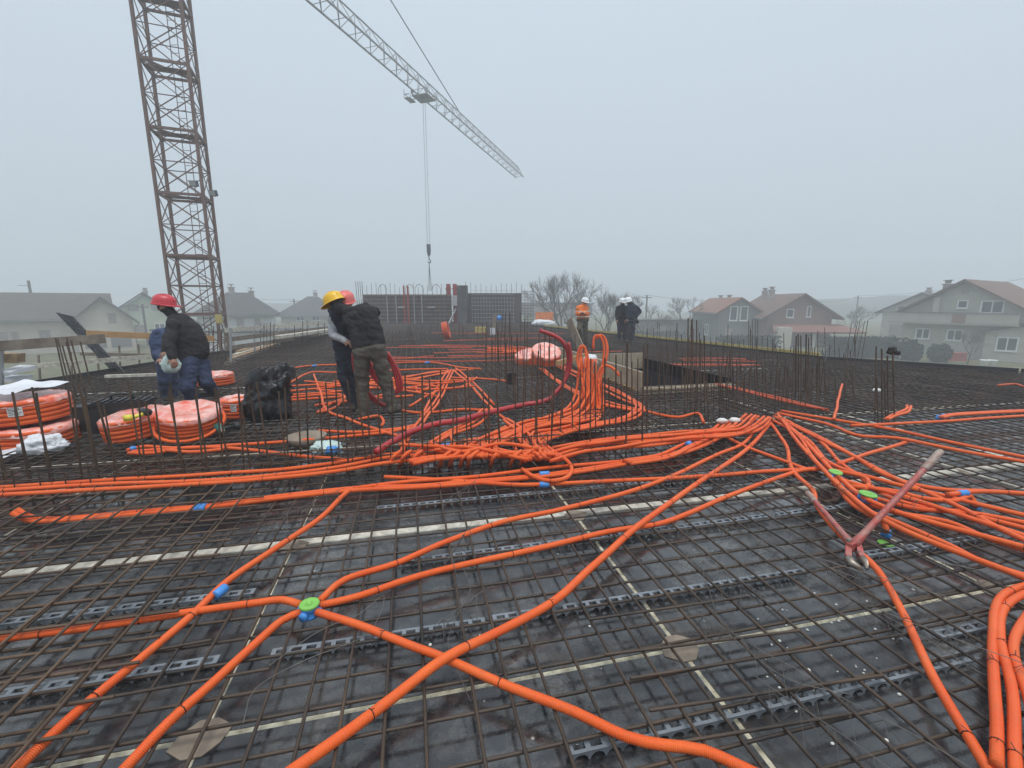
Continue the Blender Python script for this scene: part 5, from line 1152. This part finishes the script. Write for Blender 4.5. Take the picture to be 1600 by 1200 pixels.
# guard rail near the crane and further along the left edge
e = empty('guard_rail', P(400, 550), 'pale metal guard rail with boards near the crane mast foot', 'guard rail')
for x, yb, yt in ((361, 566, 513), (398, 552, 508), (437, 540, 506), (483, 528, 502), (516, 522, 500)): bar(e, P(x, yb, .1), at(x - 1, yt, P(x, yb, .1).y), .03, 'galv', 'post', 6)
for k, (ya, yb) in enumerate(((516, 503), (531, 511), (545, 520))):
    board(e, at(352, ya, P(361, 566, .1).y), at(520, yb, P(516, 522, .1).y), .04, .12, 'wood_grey' if k else 'pale_wood', 'rail_board')
for k in range(6):
    o = MB().beam(P(352 + k * 4, 572 - k * 3, .05), P(420 + 6 * k, 546 - k * 3, .05), .14, .06 + .03 * (k % 3)).build('timber_plank', ('wood_grey', 'pale_wood', 'wood')[k % 3], label='weathered plank lying along the deck edge below the crane mast', cat='plank', group='planks along the edge by the crane'); o.location.z += .07 * k * .3; rebase(o)
for k in range(4):
    o = MB().beam(P(432, 533 - k * 2, .15 + .12 * k), P(515, 520 - k * 1.5, .15 + .12 * k), .25, .10).build('timber_plank', ('wood_grey', 'pale_wood')[k % 2], label='plank in the pile at the far deck edge behind the hugging workers', cat='plank', group='plank pile at the far deck edge'); rebase(o)
o = MB().beam(P(165, 588, .22), P(255, 585, .22), .08, .05).build('edge_batten', 'pale_wood', label='pale batten on the dark edge board below the leaning strip bundle', cat='batten'); rebase(o)
p0, p1, p2 = Vector((1.95, 27.3, .24)), Vector((8.25, 11.9, .24)), Vector((8.32, 11.75, .24))
ye = empty('edge_rail', (p0 + p1) / 2, 'long yellow edge board bordering the lawn side of the deck', 'edge board')
for k in range(6): board(ye, p0.lerp(p1, k / 6), p0.lerp(p1, (k + .985) / 6), .05, .08, 'wood_yellow', 'board')

# ------------------------------------------------------------------ houses
def house(name, label, c, rz, L, W, eave, ridge, wall, roof, over=.6, windows=(), chimneys=(), hip=0, extra=None):
    e = empty(name, c, label, 'house'); e.rotation_euler.z = rz
    def part(mb, nm, m, par=None):
        o = bpy.data.objects.new(nm, mb.mesh(nm, m)); COL.objects.link(o); o.parent = par or e; return o
    m = MB(); x, y = L / 2, W / 2
    vs = [(-x, -y, -.5), (x, -y, -.5), (x, y, -.5), (-x, y, -.5), (-x, -y, eave), (x, -y, eave), (x, y, eave), (-x, y, eave), (-x, 0, ridge - .1), (x, 0, ridge - .1)]
    if hip: vs = vs[:8]
    fs = [(0, 1, 5, 4), (2, 3, 7, 6)] + ([(1, 2, 6, 5), (3, 0, 4, 7), (4, 5, 6, 7)] if hip else [(1, 2, 6, 9, 5), (3, 0, 4, 8, 7), (4, 5, 9, 8), (6, 7, 8, 9)])
    m.add(vs, fs); part(m, 'wall', wall)
    sl = (ridge - eave) / y; xo = x + over; yo = y + over; ze = eave - sl * over; hx = xo - hip
    r = MB(); t = .22
    for s in (0, 1):
        dz = t * (1 - s); b = len(r.v)
    top_ = [(-xo, -yo, ze + t), (xo, -yo, ze + t), (xo, yo, ze + t), (-xo, yo, ze + t), (-hx, 0, ridge + t), (hx, 0, ridge + t)]
    bot = [(px_, py_, pz - t) for px_, py_, pz in top_]
    f_ = [(0, 1, 5, 4), (2, 3, 4, 5), (1, 2, 5), (3, 0, 4)]
    r.add(top_ + bot, f_[:2] + [tuple(i + 6 for i in reversed(q)) for q in f_[:2]] + ([f_[2], f_[3]] if hip else [(1, 5, 11, 7), (5, 2, 8, 11), (3, 4, 10, 9), (4, 0, 6, 10)]) + [(0, 6, 7, 1), (2, 8, 9, 3)] + ([(1, 7, 8, 2), (3, 9, 6, 0)] if hip else []))
    ro = part(r, 'roof', roof)
    for s in (-1, 1):
        g_ = MB().tube([(-xo, s * (yo + .06), ze + .08), (xo, s * (yo + .06), ze + .08)], .08, 6); g_.uv = {}; part(g_, 'gutter', 'wall_grey', ro)
    for cx_, cy_, h_ in chimneys:
        zc = ridge - sl * abs(cy_); mm = MB().box((cx_, cy_, zc + h_ / 2 - .3), (.6, .6, h_ + .6)).box((cx_, cy_, zc + h_ + .06), (.8, .8, .1)).box((cx_, cy_, zc + h_ + .3), (.1, .5, .3)).box((cx_, cy_, zc + h_ + .47), (.7, .7, .07)); part(mm, 'chimney', 'chimney', ro)
    for wdw in windows:
        face, u, z, wd, hh = wdw[:5]; kind = wdw[5] if len(wdw) > 5 else 'window'
        n_, tdir, off = {'f': (Vector((0, -1, 0)), Vector((1, 0, 0)), y), 'b': (Vector((0, 1, 0)), Vector((-1, 0, 0)), y), 'r': (Vector((1, 0, 0)), Vector((0, 1, 0)), x), 'l': (Vector((-1, 0, 0)), Vector((0, -1, 0)), x)}[face]
        Rm = Matrix((tdir, n_, Vector((0, 0, 1)))).transposed(); c_ = n_ * off + tdir * u + Vector((0, 0, z))
        fm = MB()
        if kind == 'window':
            for s in (-1, 1): fm.box(c_ + tdir * s * (wd / 2) + n_ * .03, (.11, .12, hh + .11), Rm); fm.box(c_ + Vector((0, 0, s * hh / 2)) + n_ * .032, (wd - .11, .12, .11), Rm)
            if wd > 1.0: fm.box(c_ + n_ * .028, (.10, .11, hh - .11), Rm)
            w_ = part(fm, 'window', 'white_frame'); part(MB().box(c_ + n_ * .012, (wd, .03, hh), Rm), 'pane', 'glass', w_); part(MB().box(c_ - Vector((0, 0, hh / 2 + .09)) + n_ * .07, (wd + .25, .2, .06), Rm), 'sill', 'white_frame', w_)
        elif kind == 'door': part(MB().box(c_ + n_ * .04, (wd, .1, hh), Rm), 'garage_door', 'wall_grey')
        elif kind == 'shut': part(MB().box(c_ + n_ * .04, (wd, .1, hh), Rm), 'shutter', 'chimney')
    if extra: extra(e, part)
    return e
def hz(x, Y_): p = at(x, 473, Y_); return Vector((p.x, Y_, GZ))
def gable_at(x, Y_, th, L):      # house centre from the foot of its gable end
    return hz(x, Y_) - Vector((cos(th), sin(th), 0)) * L / 2
# left large cream house with a gable wing at its end
H1L, H1W, H1R = 16.5, 9.0, rad(40)
def h1(e, part):
    x1 = H1L / 2 + 2.4; x0 = x1 - 4.9; xm = (x0 + x1) / 2; yf = -H1W / 2 - 1.2; ev, rg = 3.5, 5.9
    m = MB(); m.add([(x0, yf, -.5), (x1, yf, -.5), (x1, yf, ev), (xm, yf, rg), (x0, yf, ev), (x0, -3, -.5), (x1, -3, -.5), (x1, -3, ev), (xm, -3, rg), (x0, -3, ev)], [(0, 1, 2, 3, 4), (1, 6, 7, 2), (5, 0, 4, 9)]); part(m, 'gable_wing', 'wall_cream')
    s = (rg - ev) / (xm - x0); o = .6
    r = MB()
    for sg_ in (-1, 1):
        xe = xm + sg_ * (xm - x0 + o); z_ = ev - s * o
        r.add([(xm, yf - .7, rg + .2), (xe, yf - .7, z_ + .2), (xe, 0, z_ + .2), (xm, 0, rg + .2), (xm, yf - .7, rg), (xe, yf - .7, z_), (xe, 0, z_), (xm, 0, rg)], [(0, 1, 2, 3), (7, 6, 5, 4), (0, 4, 5, 1), (1, 5, 6, 2), (0, 3, 7, 4)])
    part(r, 'gable_roof', 'roof_brown')
    part(MB().box((xm + .7, yf - .03, 3.7), (.7, .08, 1.1)), 'shutter', 'chimney')
    for x in (xm - 1.0, xm + 1.2): part(MB().box((x, yf - .03, 1.2), (1.8, .08, 1.7)), 'garage_door', 'wall_grey')
    part(MB().tube([(x1 + .1, yf - .2, -.3), (x1 + .1, yf - .2, 2.6), (x1 + .5, yf - .5, 2.9)], .07, 6), 'downpipe', 'wall_grey'); part(MB().box((2.2, 0, 7.0), (.25, .15, 1.7)).box((1.7, 0, 7.3), (.8, .05, .05)), 'antenna', 'wall_grey')
R1 = hz(160, 52) - Vector((cos(H1R), sin(H1R), 0)) * H1L / 2 + Vector((-sin(H1R), cos(H1R), 0)) * H1W / 2
house('house', 'large cream house with brown roof and gable wing beyond the left guard rail', R1, H1R, H1L, H1W, 3.8, 6.3, 'wall_cream', 'roof_brown', .7, [('f', 0, 1.8, .9, 1.2, 'shut'), ('f', 1.0, 1.8, .5, 1.2, 'shut'), ('f', 3.2, 1.9, .9, 1.2, 'shut'), ('f', -4.5, 2.9, 2.4, .9, 'shut')], [(-1.2, .2, .6)], 0, h1)
house('house', 'pale green gabled house behind the red-helmeted worker', gable_at(224, 66, rad(-50), 10), rad(-50), 10, 6.6, 4.2, 6.7, 'wall_mint', 'roof_brown', .7, [('r', -1.2, 4.7, 1.2, .9, 'shut'), ('r', 1.2, 4.8, .8, .9, 'shut'), ('r', -1.0, 1.5, 1.5, 1.5, 'shut'), ('r', 1.5, 1.7, 1.2, 1.3)], [(0, .5, .8)])
house('house', 'white house with dark roof just beyond the crane mast', hz(372, 60), rad(24), 8, 8, 4.1, 6.5, 'wall_white', 'roof_dark', .6, [('f', .5, 2.8, .8, 1.4, 'shut'), ('f', 2.4, 2.8, .7, 1.3, 'shut'), ('r', 0, 2.6, 1.1, 1.4)], [(-.6, 0, .8), (1.6, .4, .6)], 3.4)
house('house', 'hazy hip-roofed house far behind the hugging workers', hz(489, 82), rad(14), 9, 8.5, 3.6, 6.3, 'wall_plaster2', 'roof_dark', .9, [('f', -1.5, 3.0, 1.2, 1.2), ('f', 1.0, 3.0, 1.2, 1.2)], [(.5, 0, .8)], 4.6)
house('house', 'grey house with orange tiled roof and tall white gable window', gable_at(1157, 60, rad(-96), 12), rad(-96), 12, 5.2, 4.2, 5.9, 'wall_grey', 'roof_orange', .5, [('r', -.75, 4.0, .9, 1.8), ('r', .55, 4.0, .9, 1.8), ('r', -1.2, 1.5, .8, 1.0, 'shut'), ('f', -2, 1.6, 1.1, 1.1, 'shut'), ('f', 1.5, 1.6, 1.4, 1.4)], [(1, .3, .3), (-2.5, .3, .3)])
def h6(e, part):
    r = MB(); r.add([(5.6, -3.2, 2.75), (5.6, 4.8, 2.75), (8.6, 6.2, 1.95), (8.6, -4.2, 1.95), (5.6, -3.2, 2.55), (5.6, 4.8, 2.55), (8.6, 6.2, 1.75), (8.6, -4.2, 1.75)], [(0, 3, 2, 1), (4, 5, 6, 7), (3, 7, 6, 2), (0, 4, 7, 3), (1, 2, 6, 5)]); part(r, 'porch_roof', 'roof_rust')
    for y in (-3.8, .6, 5.4): part(MB().box((8.2, y, .7), (.25, .25, 2.3)), 'porch_post', 'wall_plaster2')
    part(MB().box((8.3, -3.0, 1.2), (1.0, 1.6, 2.6)), 'stove_house', 'wall_plaster2')
house('house', 'brick-coloured house with wide gable, red porch roof and twin chimneys', gable_at(1252, 57, rad(-97), 11), rad(-97), 11, 7.6, 3.9, 6.35, 'wall_brick', 'roof_red', .9, [('r', -1.2, 4.1, .8, 1.0), ('r', 1.0, 4.3, .4, 1.3), ('r', -2.6, 1.0, 1.2, 1.4, 'shut')], [(-1.0, -.9, 1.3), (-3.2, -.9, 1.2)], 0, h6)
def h7(e, part):
    part(MB().box((6.55, -.6, 3.35), (1.1, 9.6, .16)), 'balcony', 'wall_plaster2'); part(MB().box((7.1, -.6, 3.9), (.12, 9.6, .95)), 'parapet', 'wall_plaster'); part(MB().box((7.19, .2, 3.85), (.05, 1.0, .85)), 'bare_brick', 'wall_brick'); part(MB().box((7.14, -.6, 4.42), (.24, 9.6, .08)), 'parapet_cap', 'wall_grey')
    part(MB().box((6.15, -1.9, 4.7), (.5, .5, 2.4)), 'pier', 'wall_plaster2')
house('house', 'large grey plastered house with rust-brown roof and balcony beyond the lawn', gable_at(1505, 45, rad(-150), 12), rad(-150), 12, 9.0, 4.6, 7.45, 'wall_plaster', 'roof_red', .8, [('r', 2.1, 5.0, 1.5, 1.1), ('r', 0, 5.25, .7, .7), ('r', -2.7, 2.2, 1.1, 1.0), ('r', -.2, 2.2, 1.1, 1.0), ('r', 0, 6.5, .5, .4, 'shut')], [(3.2, -2.2, 1.2)], 0, h7)
house('house', 'red-roofed house half hidden behind the plastered balcony house', gable_at(1440, 62, rad(-140), 10), rad(-140), 10, 8, 4.3, 6.6, 'wall_plaster2', 'roof_dark', .8, [('r', -2, 4.5, .9, .9), ('r', -.8, 4.5, .9, .9), ('r', -2.2, 1.6, 1.6, 1.6, 'shut')], [(1, 0, .4)])
house('garage', 'low garage with white framed window beside the plastered house', gable_at(1612, 41, rad(-140), 5), rad(-140), 5, 5.0, 2.7, 3.4, 'wall_plaster2', 'roof_dark', .5, [('r', -1.0, 1.6, 1.3, 1.2)], [])
house('house', 'low hazy house between the bare trees', hz(868, 88), rad(-4), 12, 8, 3.4, 5.2, 'wall_plaster2', 'roof_dark', .6, [('f', -2, 2, 1.2, 1.2), ('f', 2, 2, 1.2, 1.2)], [])
for x, Y_, w_, h_, l, m_ in ((1052, 70, 12, 2.7, 'grey flat shed beyond the two white-helmeted men', 'wall_grey'), (560, 75, 7, 2.2, 'low pale shed beyond the far plank pile', 'wall_white'), (395, 48, 7, 2.4, 'white low wall building below the white house', 'wall_white')):
    c = hz(x, Y_); e = empty('shed', c, l, 'shed'); MB().box(c + Vector((0, 0, h_ / 2 - .2)), (w_, 5, h_ + .4)).build('wall', m_, e); MB().box(c + Vector((0, 0, h_ + .1)), (w_ + .6, 5.6, .18)).build('roof', 'roof_dark', e)
    MB().box(c + Vector((-w_ * .2, -2.52, 1.0)), (1.1, .06, 2.0)).build('door', 'chimney', e)

# ------------------------------------------------------------------ van
def van():
    c = hz(452, 36); c.z = GZ + .1; e = empty('parked_van', c, 'white van parked below the deck edge by the white house', 'van')
    pr = [(-2.3, .45), (-2.3, 1.0), (-1.7, 1.25), (-1.1, 2.0), (2.2, 2.1), (2.35, 1.9), (2.35, .45)]; m = MB(); n_ = len(pr)
    m.add([(c.x + x, c.y + s * .9 * (.9 if z > 1.5 else 1), c.z + z) for s in (-1, 1) for x, z in pr], [tuple(range(n_)), tuple(reversed(range(n_, 2 * n_)))] + [(i, i + n_, (i + 1) % n_ + n_, (i + 1) % n_) for i in range(n_)]); m.build('body', 'white_frame', e)
    m = MB(); m.add([(c.x + x, c.y + s * .80, c.z + z + .02) for s in (-1, 1) for x, z in ((-1.68, 1.28), (-1.14, 1.95))], [(0, 1, 3, 2)]); m.build('windscreen', 'glass', e)
    for x0, x1 in ((-1.0, -.2), (0, 1.9)): MB().box((c.x + (x0 + x1) / 2, c.y - .86, c.z + 1.6), (x1 - x0, .05, .5)).build('side_window', 'glass', e)
    for x in (-1.5, 1.5):
        for s in (-1, 1): MB().lathe([(.001, .1), (.2, .1), (.33, .09), (.34, -.09), (.2, -.1), (.001, -.1)], (c.x + x, c.y + s * .84, c.z + .34), 18, Matrix.Rotation(pi / 2, 3, 'X')).build('wheel', 'case_black', e)
    for s in (-1, 1): MB().box((c.x - 2.31, c.y + s * .65, c.z + .85), (.05, .3, .18)).build('headlight', 'galv', e)
van()

# ------------------------------------------------------------------ vegetation
def bare_tree(c, h, spread, label, seed, group=None, depth=5):
    random.seed(seed); e = empty('bare_tree', c, label, 'tree', group); tk = MB(); cw = MB()
    def grow(p, d, L, r, dep, tgt):
        n_ = 3; pts = [p]; q = p; dd = d.copy()
        for i in range(n_): dd = (dd + Vector((rnd(-.16, .16), rnd(-.16, .16), rnd(-.02, .10)))).normalized(); q = q + dd * L / n_; pts.append(q)
        tgt.tube(pts, [r * (1 - .35 * i / n_) for i in range(n_ + 1)], 6 if dep > 3 else 3, False)
        if dep == 0: return
        for k in range(3 if dep > 1 else 6):
            a = rnd(0, 2 * pi); tilt = rnd(.35, .85) * spread; s = dd.orthogonal().normalized(); t_ = dd.cross(s)
            nd = (dd * cos(tilt) + (s * cos(a) + t_ * sin(a)) * sin(tilt)); nd.z += .12; grow(pts[-1] if k < 2 else pts[2], nd.normalized(), L * rnd(.70, .88), r * .60, dep - 1, cw)
    grow(Vector(c), Vector((rnd(-.1, .1), rnd(-.1, .1), 1)), h * .22, h * .017, depth, tk)
    tk.uv = {}; cw.uv = {}; tk.build('trunk', 'bark', e, True); cw.build('crown', 'bark', e, True)
bare_tree(hz(885, 50), 11.5, .82, 'tallest bare tree beyond the man in orange', 3, depth=6); bare_tree(hz(945, 46), 9.2, .9, 'pale-barked pruned tree between the standing men', 5, depth=6)
bare_tree(hz(1016, 50), 7.8, .95, 'small bare tree beside the navy-clad man', 8, depth=6); bare_tree(hz(1075, 66), 8.6, .9, 'bare tree at the corner of the orange-roofed house', 12, depth=5)
bare_tree(hz(1528, 39.5), 4.1, 1.15, 'low spreading bare fruit tree before the plastered house', 15, depth=6); bare_tree(hz(860, 66), 10.5, .85, 'faint bare tree behind the tallest one', 21, depth=5)
bare_tree(hz(1340, 62), 6.6, 1.1, 'small bare tree beyond the dark hedge', 27, depth=5); bare_tree(hz(915, 58), 9.5, .85, 'thin bare tree behind the man in orange', 31, depth=5)
random.seed(77)
def leafy(c, size, n_, leaf, label, name, cat, kind='ell', group=None):
    m = MB(); a, b, h_ = size; core = MB()
    for k in range(n_):
        while True:
            p = Vector((rnd(-1, 1), rnd(-1, 1), rnd(-1, 1)))
            if kind == 'box': 
                ax = random.choice((0, 1, 2, 2)); p[ax] = (1 if p[ax] > 0 else -1) * rnd(.82, 1.03); break
            if p.length < 1.06 and p.length > .72: break
        f_ = 1 + .28 * noise.noise(p * 2.8 + Vector(c)); p = Vector((p.x * a * f_, p.y * b * f_, (p.z * f_ + 1) * h_)); d = Vector((rnd(-1, 1), rnd(-1, 1), rnd(-1, 1))).normalized(); s = d.orthogonal().normalized() * leaf * rnd(.6, 1.2); t_ = d.cross(s).normalized() * leaf * rnd(.6, 1.2)
        q = Vector(c) + p; m.add([q - s, q + t_ * .6, q + s, q - t_ * .6], [(0, 1, 2, 3)])
    e = empty(name, c, label, cat, group); m.build('foliage', 'foliage', e)
    if kind == 'box': MB().box(Vector(c) + Vector((0, 0, h_ * .95)), (a * 1.7, b * 1.7, h_ * 1.8)).build('stem', 'foliage', e)
    else: MB().sphere(Vector(c) + Vector((0, 0, h_)), (a * .8, b * .8, h_ * .85)).build('stem', 'foliage', e, True)
leafy(hz(1356, 44), (3.3, .9, 1.0), 5200, .12, 'long dark clipped hedge bordering the lawn', 'hedge', 'hedge', 'box'); leafy(hz(1435, 42), (.82, .8, .95), 2600, .15, 'round dark bush next to the long hedge', 'bush', 'bush'); leafy(hz(1482, 41), (.82, .8, .80), 2600, .15, 'round dark bush beside the fruit tree', 'bush', 'bush')
leafy(hz(1175, 50), (3.0, .8, .85), 3600, .13, 'dark hedge in front of the rust-roofed houses', 'hedge', 'hedge', 'box'); leafy(hz(275, 60), (3.2, 1.2, .9), 2500, .16, 'shaggy hedge below the pale green house', 'hedge', 'hedge', 'box'); leafy(hz(960, 62), (9, 1, .7), 3500, .18, 'low hazy hedge behind the standing men', 'hedge', 'hedge', 'box')
# tubs, poles, wires, garden posts
for x, l in ((1556, 'white round tub on the lawn before the garage'), (1568, 'second white round tub on the lawn beside the first')):
    c = hz(x, 37.5); o = MB().lathe([(.001, .02), (.26, 0), (.32, .6), (.34, .62), (.34, .66), (.30, .66), (.25, .06), (.001, .06)], n=20).build('tub', 'white_frame', smooth=True, label=l, cat='tub'); o.location = c
o = MB().box((0, 0, .35), (1.6, .5, .7)).box((0, 0, .73), (1.8, .6, .08)).build('garden_bench', 'red_form', label='dull red bench-like stack behind the spreading fruit tree', cat='bench'); o.location = hz(1508, 42)
poles = []
for x, Y_, yt, l in ((1011, 75, 461, 'wooden utility pole behind the navy-clad man'), (1341, 95, 462, 'hazy utility pole beyond the dark hedge'), (459, 80, 467, 'utility pole beyond the crane side houses'), (222, 58, 475, 'wooden pole before the pale green house')):
    b_ = hz(x, Y_); t_ = at(x, yt, Y_); e = empty('utility_pole', b_, l, 'pole'); bar(e, b_, t_, .13, 'bark', 'shaft', 8); MB().box(t_ - Vector((0, 0, .4)), (1.6, .1, .12)).build('crossarm', 'bark', e); poles.append(t_)
def wirerun(a, b, sag, label):
    pts = [a.lerp(b, i / 14) - Vector((0, 0, sag * 4 * (i / 14) * (1 - i / 14))) for i in range(15)]; m = MB().tube(pts, .022, 4); m.uv = {}; o = m.build('overhead_wire', 'tie', label=label, cat='wire')
wirerun(poles[0], at(1165, 468, 80), .5, 'overhead wire from the pole to the orange-roofed house'); wirerun(poles[0], at(820, 470, 60), .8, 'overhead wire passing over the tallest bare tree')
wirerun(poles[1], at(1620, 432, 60), .6, 'overhead wire rising behind the plastered house'); wirerun(poles[1], at(1270, 470, 62), .6, 'overhead wire reaching the brick-coloured house'); wirerun(poles[2], at(360, 459, 70), .5, 'overhead wire from the pole to the white house')
for k in range(14):
    x = 1000 + k * 26; c = at(x, 520, 40 - k * .6); c.z = GZ; o = MB().box((0, 0, .5), (.08, .08, 1.2)).build('fence_post', 'wood_grey', label='short garden fence post on the lawn beyond the yellow board', cat='fence post', group='garden fence posts'); o.location = c

# ------------------------------------------------------------------ haze
hb = MB().box((0, 0, 14), (640, 640, 38)); hm = bpy.data.materials.new('haze'); hm.use_nodes = True; n_ = hm.node_tree.nodes; n_.clear()
pv_ = n_.new('ShaderNodeVolumePrincipled'); pv_.inputs['Color'].default_value = (.915, .955, 1.0, 1); pv_.inputs['Density'].default_value = .0062; pv_.inputs['Anisotropy'].default_value = .2
om = n_.new('ShaderNodeOutputMaterial'); hm.node_tree.links.new(pv_.outputs[0], om.inputs['Volume']); M['haze'] = hm
hb.build('haze', 'haze', kind='stuff')
